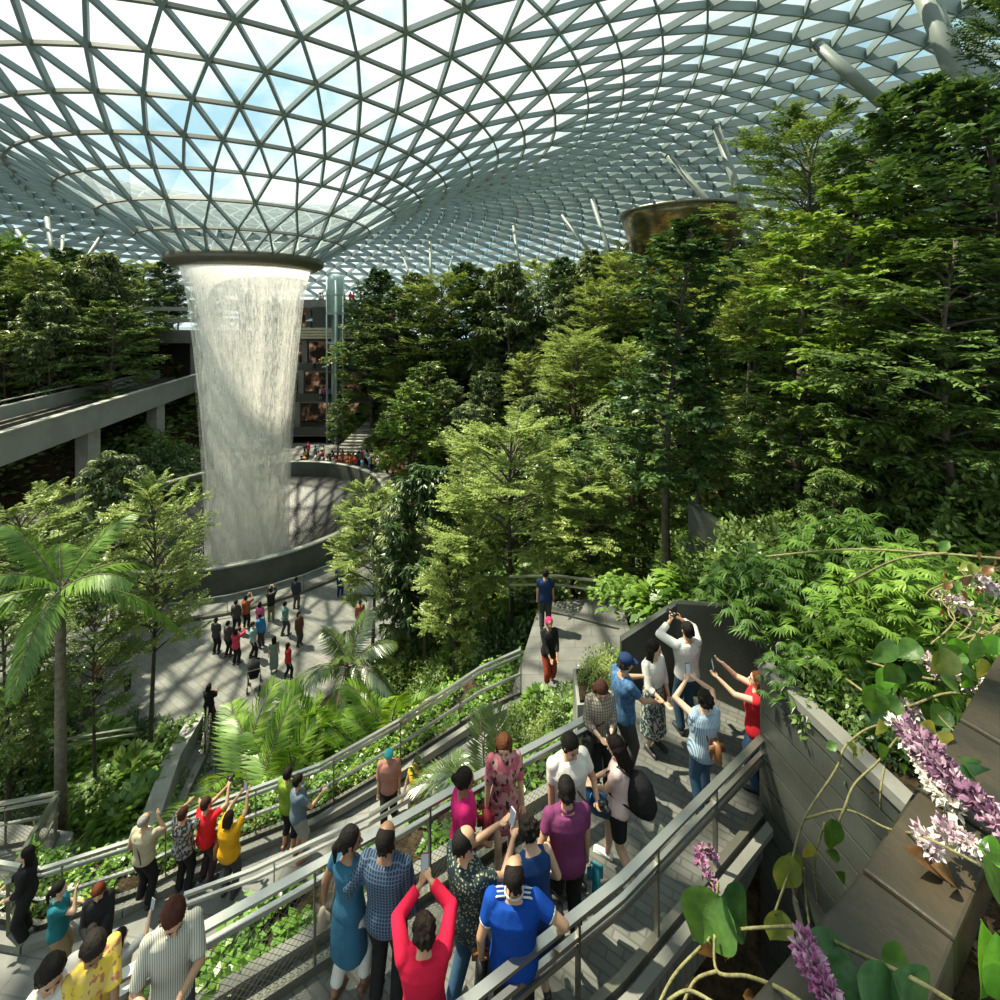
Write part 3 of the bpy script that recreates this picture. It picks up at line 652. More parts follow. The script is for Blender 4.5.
# stone path levels glimpsed on the slope
for q, z in (([(13,18),(20,16),(21,17.4),(13.5,19.4)], 13.2), ([(9,24),(15,22),(15.6,23),(9.4,25)], 11.5)):
    b = MB(); b.prism(q, z-1.4, z); struct(b.obj('wall_slope', m_conc))
# ================================================================ PLANTS
def nrm(a): return a/(np.linalg.norm(a, axis=-1, keepdims=True)+1e-9)
def leaf_quads(P, D, Nn, L, W, fold=.15):
    """kite-shaped leaves"""
    D = nrm(D); S = nrm(np.cross(D, Nn)); U = np.cross(S, D); L = np.asarray(L).reshape(-1, 1)*np.ones((len(P), 1)); W = np.asarray(W).reshape(-1, 1)*np.ones((len(P), 1))
    a = P; b = P+D*L*.45+S*W/2; c = P+D*L-U*L*fold; d = P+D*L*.45-S*W/2
    V = np.stack([a, b, c, d], 1).reshape(-1, 3); Fq = np.arange(len(P)*4).reshape(-1, 4); return V, Fq
def leaf_mesh(name, P, D, Nn, L, W, fold=.15, var=None):
    V, Fq = leaf_quads(P, D, Nn, L, W, fold)
    if var is None: var = RNG.uniform(0, .7, len(P))
    return fastmesh(name, V, Fq, var)
PROF = {'umbrella': lambda t: .62+.38*math.sin(PI*(.1+.8*t))-(.25*(t-.75) if t > .75 else 0),
 'oval': lambda t: max(.12, math.sin(PI*(.12+.84*t))**.8), 'cone': lambda t: max(.1, 1.02-t*.95), 'column': lambda t: max(.2, (.75+.25*math.sin(t*9))*(1 if t < .75 else 1-(t-.75)*3))}
def make_tree_mesh(seed, Ht, R, z0, nb, prof, elev, twigs, lpt, leafL, leafW, flat=.8, twl=.33, curve=-.1, trunk=.13, lean=0.0, droop=.15, whorl=False, fold=.15, ztop=.96):
    r = np.random.default_rng(seed); pf = PROF[prof]; wood = MB()
    lx, ly = r.normal(0, .02+lean, 2)*Ht
    def tp(z): t = z/Ht; return np.array((lx*t*t+.04*Ht*math.sin(t*3+seed)*t, ly*t*t+.03*Ht*math.sin(t*4+seed*2)*t, z))
    zs = np.linspace(-.4, Ht*min(.97, ztop+.01), 10); wood.tube([tp(z) for z in zs], [trunk*(1-.88*max(0, z)/Ht) for z in zs], 8)
    Pb, Db, Lb, Sb = [], [], [], []
    ga = 2.399
    for i in range(nb):
        t = (i+r.uniform(0, 1))/nb; z = Ht*(z0+(ztop-z0)*t); az = i*ga+r.normal(0, .25)
        L = R*pf(t)*r.uniform(.78, 1.12); e = elev*(1-.1*t)+r.normal(0, .12)+(.5*t*t if prof != 'cone' else .2*t)
        st_ = tp(z); d = np.array((math.cos(az)*math.cos(e), math.sin(az)*math.cos(e), math.sin(e)))
        pts = [st_+d*L*s+np.array((0, 0, curve*L*s*s)) for s in (0, .25, .5, .75, 1.0)]
        wood.tube(pts, [trunk*.34*(1-.1*i/nb), trunk*.25, trunk*.17, trunk*.1, trunk*.03], 4, False)
        s = r.uniform(.18, 1.0, twigs)**.75
        base = st_+np.outer(s*L, d)+np.outer(curve*L*s*s, [0, 0, 1]); sd = r.choice([-1, 1], twigs)*r.uniform(.45, 1.15, twigs)
        aa = az+sd; ee = (e*.4)*np.ones(twigs)+r.normal(0, .45*(1-flat)+.05, twigs)
        Pb.append(base); Db.append(np.stack([np.cos(aa)*np.cos(ee), np.sin(aa)*np.cos(ee), np.sin(ee)], 1)); Lb.append(L*twl*(1.15-.55*s)*r.uniform(.7, 1.2, twigs)+.1)
        Sb.append(np.full(twigs, r.uniform(0, .25)))
    Pb, Db, Lb, Sb = map(np.concatenate, (Pb, Db, Lb, Sb)); nt_ = len(Pb)
    # leaves
    k = np.tile(np.arange(lpt), nt_); ti = np.repeat(np.arange(nt_), lpt); s = (k+.6)/lpt if not whorl else .55+.45*r.uniform(0, 1, len(k))
    Pl = Pb[ti]+Db[ti]*(Lb[ti]*s)[:, None]; Pl[:, 2] -= droop*Lb[ti]*s*s
    up = np.array([0, 0, 1.0]); side = nrm(np.cross(Db[ti], up)); sg = np.where(k % 2, 1, -1)[:, None]
    if whorl:
        a = r.uniform(0, 2*PI, len(k)); Dl = np.stack([np.cos(a), np.sin(a), r.uniform(-.75, .25, len(k))], 1)
        Pl = Pl+0.0; Nl = nrm(up+Dl*.3+r.normal(0, .25, (len(k), 3)))
    else:
        Dl = Db[ti]*.75+side*sg*r.uniform(.5, 1.1, (len(k), 1))+r.normal(0, .25*(1.3-flat), (len(k), 3)); Dl[:, 2] -= droop
        Nl = nrm(up+r.normal(0, .75*(1.1-flat)+.12, (len(k), 3)))
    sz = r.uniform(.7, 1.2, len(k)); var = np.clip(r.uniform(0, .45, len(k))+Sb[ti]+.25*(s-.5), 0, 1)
    return (leaf_mesh('leaves', Pl, Dl, Nl, leafL*sz, leafW*sz, fold, var), wood.mesh('wood', True))
m_bark = mat('bark', (.085, .07, .05), .85, 0, .4, 8, .6, 30); m_bark2 = mat('pale_bark', (.17, .145, .11), .85, 0, .35, 8, .6, 30)
L_light = leafmat('leaf_light', (.17, .25, .06), (.38, .47, .14), (.60, .64, .30), .03, .38)
L_mid = leafmat('leaf_mid', (.06, .115, .03), (.18, .275, .075), (.36, .43, .15), .03, .33)
L_dark = leafmat('leaf_dark', (.03, .07, .02), (.08, .155, .04), (.18, .26, .09), .045, .28, .4)
L_bright = leafmat('leaf_bright', (.09, .18, .03), (.24, .37, .06), (.44, .54, .13), .05, .42)
L_grey = leafmat('leaf_grey', (.08, .13, .05), (.22, .29, .13), (.42, .47, .25), .04, .3)
L_palm = leafmat('leaf_palm', (.07, .17, .02), (.22, .38, .05), (.42, .55, .12), .04, .4, .45)
L_palmp = leafmat('leaf_palm_pale', (.07, .13, .035), (.17, .25, .08), (.32, .38, .16), .08, .35, .3)
SP = {}
def species(key, L, bark, variants, **kw):
    SP[key] = [(make_tree_mesh(100*len(SP)+7*i+3, **kw), L, bark, kw) for i in range(variants)]
species('feathery', L_light, m_bark, 3, Ht=10, R=3.1, z0=.34, nb=46, prof='umbrella', elev=.62, twigs=26, lpt=18, leafL=.16, leafW=.07, flat=.86, twl=.40, curve=-.38, trunk=.12, ztop=.84, droop=.05)
species('layered', L_mid, m_bark, 3, Ht=9, R=2.4, z0=.2, nb=46, prof='oval', elev=.4, twigs=22, lpt=16, leafL=.18, leafW=.08, flat=.75, twl=.42, curve=-.25, trunk=.12, ztop=.9)
species('glossy', L_dark, m_bark, 3, Ht=9, R=2.1, z0=.18, nb=60, prof='oval', elev=.45, twigs=20, lpt=15, leafL=.19, leafW=.09, flat=.35, twl=.42, curve=-.1, trunk=.14)
species('slender', L_mid, m_bark, 2, Ht=10, R=1.35, z0=.30, nb=64, prof='column', elev=.35, twigs=15, lpt=14, leafL=.18, leafW=.085, flat=.45, twl=.45, curve=-.08, trunk=.11)
species('whorled', L_grey, m_bark2, 3, Ht=8, R=1.9, z0=.2, nb=44, prof='oval', elev=.5, twigs=18, lpt=17, leafL=.30, leafW=.085, flat=.5, twl=.3, curve=-.05, trunk=.11, whorl=True, fold=.3)
species('sunlit', L_bright, m_bark, 2, Ht=8, R=1.9, z0=.2, nb=50, prof='oval', elev=.3, twigs=20, lpt=16, leafL=.18, leafW=.085, flat=.6, twl=.4, curve=-.05, trunk=.12)
NAMES = {'feathery': 'feathery_tree', 'layered': 'layered_tree', 'glossy': 'dense_tree', 'slender': 'slender_tree', 'whorled': 'broadleaf_tree', 'sunlit': 'bright_tree'}
DESC = {'feathery': 'light green feathery tree with flat spreading tiers', 'layered': 'mid green tree with layered branches', 'glossy': 'dense dark green glossy tree', 'slender': 'slender upright green tree', 'whorled': 'grey-green tree with drooping leaf clusters', 'sunlit': 'bright yellow-green leafy tree'}
TREES = []
def tree(key, x, y, z, h, label, rad=1.0, group=None, leaf=None, var=None):
    i = random.randrange(len(SP[key])) if var is None else var % len(SP[key]); (lm, wm), L, bark, kw = SP[key][i]
    if leaf is not None: lm = lm.copy() if (i, key, leaf.name) not in MC else MC[(i, key, leaf.name)]; MC[(i, key, leaf.name)] = lm; lm.materials.clear(); L = leaf
    s = h/kw['Ht']; e = thing(NAMES[key], label, 'tree', (x, y, z), random.uniform(0, 6.28), group)
    sx = s*rad
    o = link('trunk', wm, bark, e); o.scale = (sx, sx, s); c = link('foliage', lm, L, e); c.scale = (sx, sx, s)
    TREES.append((x, y, rad*kw['R']*s)); return e
def treepx(key, px, top, D, label, rad=1.0, base=None, **k):
    x = (px-500)*D/F; z = terr(x, D)-.1 if base is None else base; zt = CZ-(top-YH)*D/F
    if x < -8 and D < 30 and base is None: z = 0
    return tree(key, x, D, z, zt-z, label, rad, **k)
# --- named trees
treepx('feathery', 512, 398, 18, 'large light green feathery tree in the middle of the garden, trunk seen below crown', 1.05, base=2.3, var=0)
treepx('feathery', 590, 455, 15.5, 'light green feathery tree right of the large central one above the pathway', .95, base=5.2, var=1)
treepx('feathery', 455, 520, 16.5, 'light green small tree left of the central trunk over the palm bed', .7, base=2, var=2)
treepx('feathery', 372, 478, 22, 'pale green feathery tree reaching over the right rim of the basin', .9, base=.1, var=1)
treepx('whorled', 424, 462, 19.5, 'dark grey-green tree just right of the basin between two light trees', .85, base=1.0, leaf=L_dark, var=0)
treepx('whorled', 400, 500, 20.5, 'dark grey-green lower tree right of the basin edge', .8, base=.8, leaf=L_grey, var=1)
treepx('slender', 668, 218, 12.6, 'tall slender dark tree right of centre with bare lower trunk', 1.2, base=8.6, var=0, leaf=L_dark)
treepx('slender', 700, 330, 13, 'slender tree close behind the tall slender dark one', 1.1, base=9.4, var=1)
treepx('layered', 632, 392, 16, 'mid green tree left of the tall slender tree', 1.2, base=7, var=0)
treepx('feathery', 748, 244, 21, 'pale layered tree below the bronze pavilion struts', 1.0, base=12, var=2)
treepx('feathery', 715, 300, 24, 'pale spreading tree left of the layered one below the pavilion', 1.0, base=12, var=0)
treepx('sunlit', 850, 172, 10.8, 'large bright yellow-green tree at upper right', 1.15, base=11.5, var=0, leaf=L_bright)
treepx('feathery', 800, 98, 17, 'airy green tree rising against the dome above the bright tree', 1.0, base=13.2, leaf=L_mid, var=1)
treepx('feathery', 800, 150, 20, 'thin airy tree against the dome just left of the taller airy tree', .5, base=13, leaf=L_mid, var=0)
treepx('glossy', 905, 95, 13.2, 'tall dense dark tree at upper right below the thick steel column', 1.25, base=12, var=0)
treepx('glossy', 1012, 66, 9.6, 'very tall dense tree at the right edge of the view', 1.3, base=12.4, var=1)
treepx('layered', 955, 210, 8.4, 'leafy tree at the right edge in front of the very tall dense tree', 1.15, base=11.6, var=1)
treepx('whorled', 880, 330, 9.2, 'drooping-leaved tree with forked trunk above the slatted wall', 1.25, base=11.2, leaf=L_mid, var=2)
treepx('sunlit', 800, 330, 11, 'leafy tree with bright tips below the large bright tree', 1.25, base=10.8, leaf=L_mid, var=1)
treepx('whorled', 835, 470, 8.6, 'low tree with narrow leaves just above the slatted wall', 1.2, base=11.1, leaf=L_mid, var=0)
treepx('feathery', 1035, -60, 10.5, 'fine-leaved tree filling the top right corner of the view', .55, base=13.5, leaf=L_dark, var=2)
treepx('layered', 770, 400, 13.5, 'mid green tree between the slender tree and the right slope', 1.25, base=10, var=2)
treepx('sunlit', 413, 384, 37, 'small vivid green tree beside the broad steps', 1.0, base=.2, var=1)
treepx('layered', 430, 352, 40, 'mid green tree behind the small vivid green tree', 1.1, base=1.5, var=1)
treepx('sunlit', 338, 398, 52, 'green bushy tree left of the broad steps', 1.1, base=1.0, leaf=L_mid, var=0)
treepx('feathery', 402, 352, 50, 'pale green conical tree beside the top of the broad steps', .9, base=1.2, var=2)
treepx('feathery', 150, 468, 17.5, 'light green feathery tree between the foreground palm and the waterfall', .68, base=0, var=1)
treepx('feathery', 25, 478, 19, 'yellowish feathery tree at the left edge behind the palm', 1.0, base=0, var=0)
treepx('feathery', 95, 560, 15.5, 'leafy tree with thin dark trunk right beside the foreground palm', .6, base=0, leaf=L_mid, var=0)
treepx('layered', 8, 560, 14.5, 'dark tree at the left edge with a thick trunk', .7, base=.5, var=0)
treepx('whorled', 112, 452, 25, 'dark rosette-leaved tree in front of the viaduct pier', 1.0, base=0, leaf=L_grey, var=2)
treepx('layered', 62, 500, 22, 'shaded tree below the viaduct left of the pier', 1.1, base=0, leaf=L_mid, var=2)
for i, (px, top, D) in enumerate(((384,268,56),(402,276,52),(421,272,54),(440,264,50),(462,262,52),(486,258,50),(510,262,47),(535,254,50),(560,258,46),(372,290,58),(590,250,48))):
    treepx(['glossy','layered','whorled','feathery'][i % 4], px, top, D, 'leafy tree on the forest skyline between the glass lift and the bronze pavilion', 1.0, group='skyline trees right of the falls')
for i, (px, top, D) in enumerate(((14,246,54),(38,252,50),(66,246,56),(92,250,52),(118,252,56),(142,256,66),(166,262,67),(50,290,46),(110,290,48),(150,300,66),(178,285,66))):
    treepx(['layered','feathery','glossy','whorled'][i % 4], px, top, D, 'leafy tree on the skyline of the slope left of the falls', 1.1, group='skyline trees left of the falls')
# --- palms
def frond(mb_pts, P0, az, L, rise, droop, nlf, lw, lfL, hang, r, wood):
    s = np.linspace(0, 1, 14); pts = []
    d = np.array((math.cos(az), math.sin(az), 0)); 
    for t in s: pts.append(P0+d*L*(t*(1-.18*t*droop))*math.cos(rise)+np.array((0, 0, L*(math.sin(rise)*t-droop*t*t))))
    pts = np.array(pts); wood.tube(pts, [.022*(L/2.5)*(1-.85*t)+.003 for t in s], 4, False)
    tt = np.linspace(.1, 1.0, nlf); X = np.stack([np.interp(tt, s, pts[:, i]) for i in range(3)], 1)
    T = nrm(np.stack([np.gradient(np.interp(tt, s, pts[:, i]), tt) for i in range(3)], 1)); side = nrm(np.cross(T, [0, 0, 1.0])); upv = np.cross(side, T)
    for sg in (-1, 1):
        D = T*(.45+.5*tt)[:, None]+side*sg*(1.0-.3*tt)[:, None]+upv*.18+r.normal(0, .05, X.shape); D[:, 2] -= hang*(1-.3*tt)
        Lf = lfL*np.sin(PI*np.clip(.14+.8*tt, 0, 1))**.6*r.uniform(.9, 1.08, nlf)
        mb_pts.append((X, D, upv+side*sg*.35+r.normal(0, .08, X.shape), Lf, np.full(nlf, lw)*(.6+.4*np.sin(PI*tt)), np.clip(r.uniform(.1, .6, nlf)+.1*sg, 0, 1)))
def palm_mesh(seed, n, L, trunkh, tr, rise=(.2, 1.2), droop=.55, nlf=44, lw=.05, lfL=.55, hang=.35, stems=1, spread=.0, fold=.2):
    r = np.random.default_rng(seed); fr_ = []; wood = MB()
    for sidx in range(stems):
        ox, oy = (r.normal(0, spread, 2) if stems > 1 else (0, 0)); h = trunkh*r.uniform(.7, 1.1) if stems > 1 else trunkh
        zz = np.linspace(-.3, h, 6); wood.tube([(ox*(.6+.4*z/max(h, .1)), oy*(.6+.4*z/max(h, .1)), z) for z in zz], [tr*(1.15-.3*z/max(h, .1)) for z in zz], 9)
        P0 = np.array((ox, oy, h)); m_ = n//stems
        for i in range(m_):
            a = i*2.399+r.uniform(-.2, .2); u = (i+.5)/m_; e = rise[0]+(rise[1]-rise[0])*u
            frond(fr_, P0, a, L*r.uniform(.85, 1.1), e, droop*(.6+.6*(1-u)), nlf, lw, lfL, hang, r, wood)
    P, D, Nn, Lf, W, v = (np.concatenate([f[i] for f in fr_]) for i in range(6))
    return leaf_mesh('fronds', P, D, Nn, Lf, W, fold, v), wood.mesh('stem', True)
PB = palm_mesh(5, 10, 2.9, 6.1, .12, (-.15, 1.25), .55, 60, .085, .62, .42, fold=.35)
PA = [palm_mesh(20+i, 20, 2.4, .9, .05, (.35, 1.35), .5, 34, .06, .5, .12, stems=4, spread=.35) for i in range(2)]
PC = palm_mesh(33, 13, 2.6, 2.6, .13, (-.1, 1.3), .55, 50, .06, .6, .5, fold=.3)
PS = palm_mesh(41, 14, 1.7, 4.5, .10, (-.2, 1.2), .5, 30, .07, .42, .3)
PY = palm_mesh(52, 10, 1.5, .5, .03, (.5, 1.4), .45, 30, .035, .36, .1, stems=3, spread=.15)
def palm(pm, x, y, z, s, label, L=None, rz=None, group=None, name='palm'):
    e = thing(name, label, 'palm', (x, y, z), random.uniform(0, 6.28) if rz is None else rz, group); L = L or L_palm
    lm = pm[0]
    if (lm.name, L.name) not in MC: MC[(lm.name, L.name)] = lm if not lm.materials else lm.copy(); q = MC[(lm.name, L.name)]; q.materials.clear(); q.materials.append(L)
    o = link('stem', pm[1], m_bark2, e); o.scale = (s,)*3; o = link('fronds', MC[(lm.name, L.name)], None, e); o.scale = (s,)*3; return e
p = atD(64, 590, 13.3); palm(PB, p.x-.1, p.y, p.z-6.1*1.05, 1.05, 'tall palm with broad drooping fronds in the left foreground', rz=.5)
for px, py, D, s, lab in ((275,765,12.9,1.4,'bright areca palm clump at the left end of the palm bed'),(318,748,13.6,1.45,'bright areca palm clump beside the plaza, second in the bed'),(352,775,12.6,1.3,'areca palm clump nearest the walkway railing'),(392,740,13.4,1.25,'areca palm clump at the right end of the palm bed'),(300,700,15.0,1.2,'smaller areca palm clump at the back of the palm bed')):
    q = atD(px, py, D); palm(PA[int(px) % 2], q.x, q.y, terr(q.x, q.y)+.1, s, lab)
q = atD(348, 640, 17.5); palm(PC, q.x, q.y, .6, 1.0, 'pale palm with hanging fronds in front of the basin railing', L_palmp)
q = atD(470, 545, 20); palm(PC, q.x, q.y, 1.5, .9, 'palm half hidden behind the central garden trees', L_palm)
for px, py, z, s, lab in ((478,800,8.3,1.0,'thin yellowish palm between the walkway and the deck railing'),(432,820,7.6,.8,'small yellow-green palm against the middle railing')):
    q = atz(px, py, z); palm(PY, q.x, q.y+.25, z-.6, s, lab, L_palmp)
# --- shrubs
def bush_mesh(seed, n, R, Hh, L, W, style='mound', fold=.2):
    r = np.random.default_rng(seed)
    if style == 'mound':
        d = nrm(r.normal(0, 1, (n, 3))); d[:, 2] = np.abs(d[:, 2]); rad = r.uniform(.45, 1.0, (n, 1))**.6
        P = d*rad*np.array([R, R, Hh])*(1+.25*np.sin(d[:, :1]*9+seed)); D = nrm(d+r.normal(0, .6, (n, 3))); Nn = nrm(d+np.array([0, 0, .8])+r.normal(0, .4, (n, 3)))
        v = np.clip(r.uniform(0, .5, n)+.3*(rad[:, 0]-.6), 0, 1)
    elif style == 'rosette':
        a = r.uniform(0, 2*PI, n); e = r.uniform(.1, 1.25, n); s = r.uniform(.3, 1, n); d = np.stack([np.cos(a)*np.cos(e), np.sin(a)*np.cos(e), np.sin(e)], 1)
        P = d*(R*s)[:, None]*np.array([1, 1, Hh/R]); D = d+np.array([0, 0, -.5]); Nn = nrm(np.array([0, 0, 1.0])-d*.2+r.normal(0, .2, (n, 3))); v = r.uniform(0, .8, n)
    else:                                       # spiky leaf fans
        k = max(1, n//9); c = nrm(r.normal(0, 1, (k, 3))); c[:, 2] = np.abs(c[:, 2]); c = c*r.uniform(.5, 1, (k, 1))*np.array([R, R, Hh]); idx = np.repeat(np.arange(k), 9)
        fan = np.tile(np.linspace(-1.35, 1.35, 9), k); az = np.repeat(r.uniform(0, 2*PI, k), 9)+fan; P = c[idx]; D = np.stack([np.cos(az), np.sin(az), -.25+.3*np.cos(fan)], 1)
        Nn = np.array([0, 0, 1.0])+r.normal(0, .12, (len(P), 3)); v = np.clip(r.uniform(0, .4, len(P))+np.repeat(r.uniform(0, .35, k), 9), 0, 1)
    return leaf_mesh('foliage', P, D, Nn, L*r.uniform(.7, 1.2, len(P)), W*r.uniform(.8, 1.1, len(P)), fold, v)
BM = {'leafy_bush': (bush_mesh(1, 2600, 1.25, 1.25, .17, .085), L_mid), 'broadleaf_bush': (bush_mesh(2, 500, 1.1, 1.0, .42, .26, 'rosette', .3), L_palm), 'dark_bush': (bush_mesh(3, 2400, 1.3, 1.3, .18, .09), L_dark),
      'pale_bush': (bush_mesh(4, 2600, 1.2, 1.2, .15, .07), L_light), 'lady_palm': (bush_mesh(5, 2600, 1.2, 1.2, .23, .042, 'fan', .35), leafmat('leaf_lady', (.03, .075, .015), (.09, .18, .03), (.22, .36, .07), .03, .3)), 'spiky_bush': (bush_mesh(6, 2600, 1.3, 1.2, .21, .045, 'fan', .3), L_palm)}
def bush(key, x, y, z, s, label, group=None, sz=None):
    me, L = BM[key]; o = link(key, me, L, None, (x, y, z), random.uniform(0, 6.28)); o.scale = (s, s, sz or s); return tag(o, label, 'shrub', group)
# --- the forests on the slopes
def ndc(x, y, z):
    return (500+F*x/y, YH+F*(CZ-z)/y) if y > .5 else (-999, -999)
rs = random.Random(5); cnt = 0
CREST = [(-60,232),(0,236),(180,262),(330,285),(380,268),(450,262),(560,252),(640,240),(700,250),(745,243),(775,205),(800,140),(825,110),(860,92),(900,95),(1060,60)]
def crest(px): return float(np.interp(px, [c[0] for c in CREST], [c[1] for c in CREST]))
def forest(x0, x1, y0, y1, step, pick, hgt, region, okf):
    global cnt
    y = y0
    while y < y1:
        x = x0
        while x < x1:
            X = x+rs.uniform(-.4, .4)*step; Y = y+rs.uniform(-.4, .4)*step
            x += step
            z = terr(X, Y); px, py = ndc(X, Y, z+hgt*.9)
            if px < -60 or px > 1060 or not okf(X, Y, z) : continue
            if any((X-a)**2+(Y-b)**2 < (1.5+.02*Y)**2 for a, b, c in TREES): continue
            key = rs.choice(pick); h = hgt*rs.uniform(.8, 1.2); pxb = 500+F*X/Y; hm = CZ-(crest(pxb)-YH)*Y/F-z
            if h > hm: h = hm
            if h < 3.2: continue
            tree(key, X, Y, z-.1, h, DESC[key]+' in the '+region, rs.uniform(.9, 1.15), region+' '+NAMES[key].replace('_', ' ')+'s'); cnt += 1
        y += step
mix = ['feathery', 'layered', 'layered', 'glossy', 'whorled', 'slender', 'whorled', 'feathery', 'sunlit']
onhill = lambda X, Y, z: z > 1.2
forest(-6, 18, 18, 30, 2.7, ['feathery', 'feathery', 'layered', 'feathery', 'whorled', 'glossy'], 7.5, 'middle of the garden slope', lambda X, Y, z: z > 1.2 and not (Y < 19 and X < 3))
forest(-8, 36, 30, 46, 3.2, mix, 7.5, 'forested right hillside', onhill)
forest(-9, 40, 46, 62, 3.8, mix, 7.5, 'far hillside under the dome', lambda X, Y, z: z > 1.5 and X > -9-.0*Y)
forest(14, 34, 10, 30, 3.2, ['glossy', 'layered', 'whorled', 'feathery', 'layered'], 7.0, 'upper right hillside', lambda X, Y, z: z > 9)
forest(-66, -37, 63.5, 72, 3.6, ['layered', 'feathery', 'glossy', 'whorled'], 9, 'wood above the tunnel portal', lambda X, Y, z: z > 8)
forest(-15, -7, 53, 62, 3.0, ['layered', 'whorled', 'feathery', 'glossy'], 8, 'wood right of the terraced arcade', lambda X, Y, z: z > 3)
forest(-62, -36, 36, 63, 3.4, ['layered', 'whorled', 'feathery', 'glossy', 'layered', 'feathery'], 8, 'far left slope above the viaduct', lambda X, Y, z: X < -41.5-.2155*(Y-38) and not 128 < 500+F*X/Y < 205)
print('forest trees', cnt)
for i in range(16):
    X = rs.uniform(-58, -44); Y = rs.uniform(44, 60)
    if X < -43-.2155*(Y-38): palm(PS, X, Y, terr(X, Y), rs.uniform(1.2, 1.7), 'palm rising among the trees of the far left slope', L_palm, None, 'palms of the far left slope')
for i in range(14):
    X = rs.uniform(-8, 16); Y = rs.uniform(40, 58)
    if terr(X, Y) > 2: palm(PS, X, Y, terr(X, Y), rs.uniform(1.2, 1.6), 'palm standing among the trees of the far hillside', L_palmp, None, 'palms of the far hillside')
# bushes carpeting the slopes
def bushes(n, x0, x1, y0, y1, keys, smin, smax, lab, okf):
    k = 0
    for _ in range(n*6):
        X = rs.uniform(x0, x1); Y = rs.uniform(y0, y1); z = terr(X, Y); px, py = ndc(X, Y, z)
        if px < -40 or px > 1040 or py > 1060 or not okf(X, Y, z): continue
        key = rs.choice(keys); bush(key, X, Y, z-.15, rs.uniform(smin, smax), key.replace('_', ' ')+' '+lab, key.replace('_', ' ')+' '+lab); k += 1
        if k >= n: break
allb = ['leafy_bush', 'dark_bush', 'pale_bush', 'spiky_bush', 'broadleaf_bush', 'dark_bush']
bushes(70, -6, 14, 12.5, 26, allb, .7, 1.15, 'on the middle garden slope', lambda X, Y, z: z > .8 and not (X > .2 and X < 3.8 and Y < 14.8))
bushes(90, -8, 36, 26, 60, allb, 1.2, 2.0, 'on the wooded far hillside', lambda X, Y, z: z > 1)
bushes(40, -60, -38, 40, 64, allb, 1.2, 2.0, 'on the far left slope', lambda X, Y, z: X < -41-.2155*(Y-38))
bushes(36, 5.2, 13, 7.2, 14, ['leafy_bush', 'lady_palm', 'spiky_bush', 'dark_bush', 'leafy_bush'], .7, 1.0, 'above the slatted wall', lambda X, Y, z: X > 4.3+.0*Y and Y > 11.5-X*.55)
bushes(30, -16, -9.6, 12, 19, ['broadleaf_bush', 'dark_bush', 'spiky_bush', 'leafy_bush'], .5, .85, 'in the shaded garden around the foreground palm', lambda X, Y, z: X < -9.9 and Y > 11.9 and not (-13.5 < X < -12.6 and 11 < Y < 13))
bushes(16, -7.5, -1, 12.4, 16, ['broadleaf_bush', 'leafy_bush', 'spiky_bush'], .5, .8, 'among the areca palms', lambda X, Y, z: X > -6.3 or Y < 13.5)
bushes(14, -5.2, -.5, 15.5, 20, ['broadleaf_bush', 'spiky_bush', 'dark_bush', 'leafy_bush'], .7, 1.0, 'under the central garden trees', lambda X, Y, z: z > .4)
bushes(18, -34, -30.5, 17, 50, ['dark_bush', 'leafy_bush'], 1.2, 1.8, 'in the shade under the viaduct', lambda X, Y, z: True)
bushes(12, .3, 3.6, 8.9, 9.9, ['broadleaf_bush', 'leafy_bush'], .4, .6, 'behind the photographing man', lambda X, Y, z: X > 2.4 or True)
for px, py, z, s, key, lab in ((800,600,11.6,.85,'lady_palm','narrow-leaved lady palm spilling over the slatted wall at its left end'),(765,590,11.7,.8,'lady_palm','lady palm bush nearest the woman in red'),(835,620,11.6,.75,'lady_palm','lady palm bush over the middle of the slatted wall'),
    (880,640,11.9,.8,'spiky_bush','spiky fan-leaved bush over the right part of the slatted wall'),(860,560,12.2,.9,'lady_palm','bright lady palm behind the fan-leaved bush'),(930,600,12.6,.8,'spiky_bush','spiky bush beside the stepped coping'),
    (812,672,11.5,.5,'lady_palm','lady palm tuft overhanging the left end of the wall coping'),(856,700,11.4,.5,'leafy_bush','leafy bush behind the middle of the wall coping'),(905,735,11.3,.55,'dark_bush','dark bush behind the right end of the wall coping'),(880,690,11.5,.6,'spiky_bush','narrow-leaved bush behind the wall under the vines'),(596,668,9.9,.28,'pale_bush','pale leafy plant growing in the small stone planter'),(655,600,9.7,.55,'broadleaf_bush','large-leaved plant in the stone planter box'),(690,590,9.9,.7,'broadleaf_bush','large-leaved plant behind the planter box'),(620,590,9.2,.6,'spiky_bush','orange-flowered leafy plant left of the planter box')):
    q = atz(px, py, z); bush(key, q.x, q.y, z-.3, s, lab)
for i, (px, py, z, s, k_) in enumerate(((528,722,7.6,.42,'leafy_bush'),(550,735,7.9,.4,'pale_bush'),(572,712,8.2,.45,'leafy_bush'),(592,700,8.6,.4,'spiky_bush'),(540,700,7.5,.4,'broadleaf_bush'),(508,742,7.4,.4,'pale_bush'),(606,668,9.3,.4,'pale_bush'),(612,690,9.0,.35,'leafy_bush'),(632,655,9.5,.3,'broadleaf_bush'))):
    q = atz(px, py, z); bush(k_, q.x, q.y, z-.25, s, k_.replace('_', ' ')+' in the bed between the landing and the deck corner', 'bed plants at the deck corner')
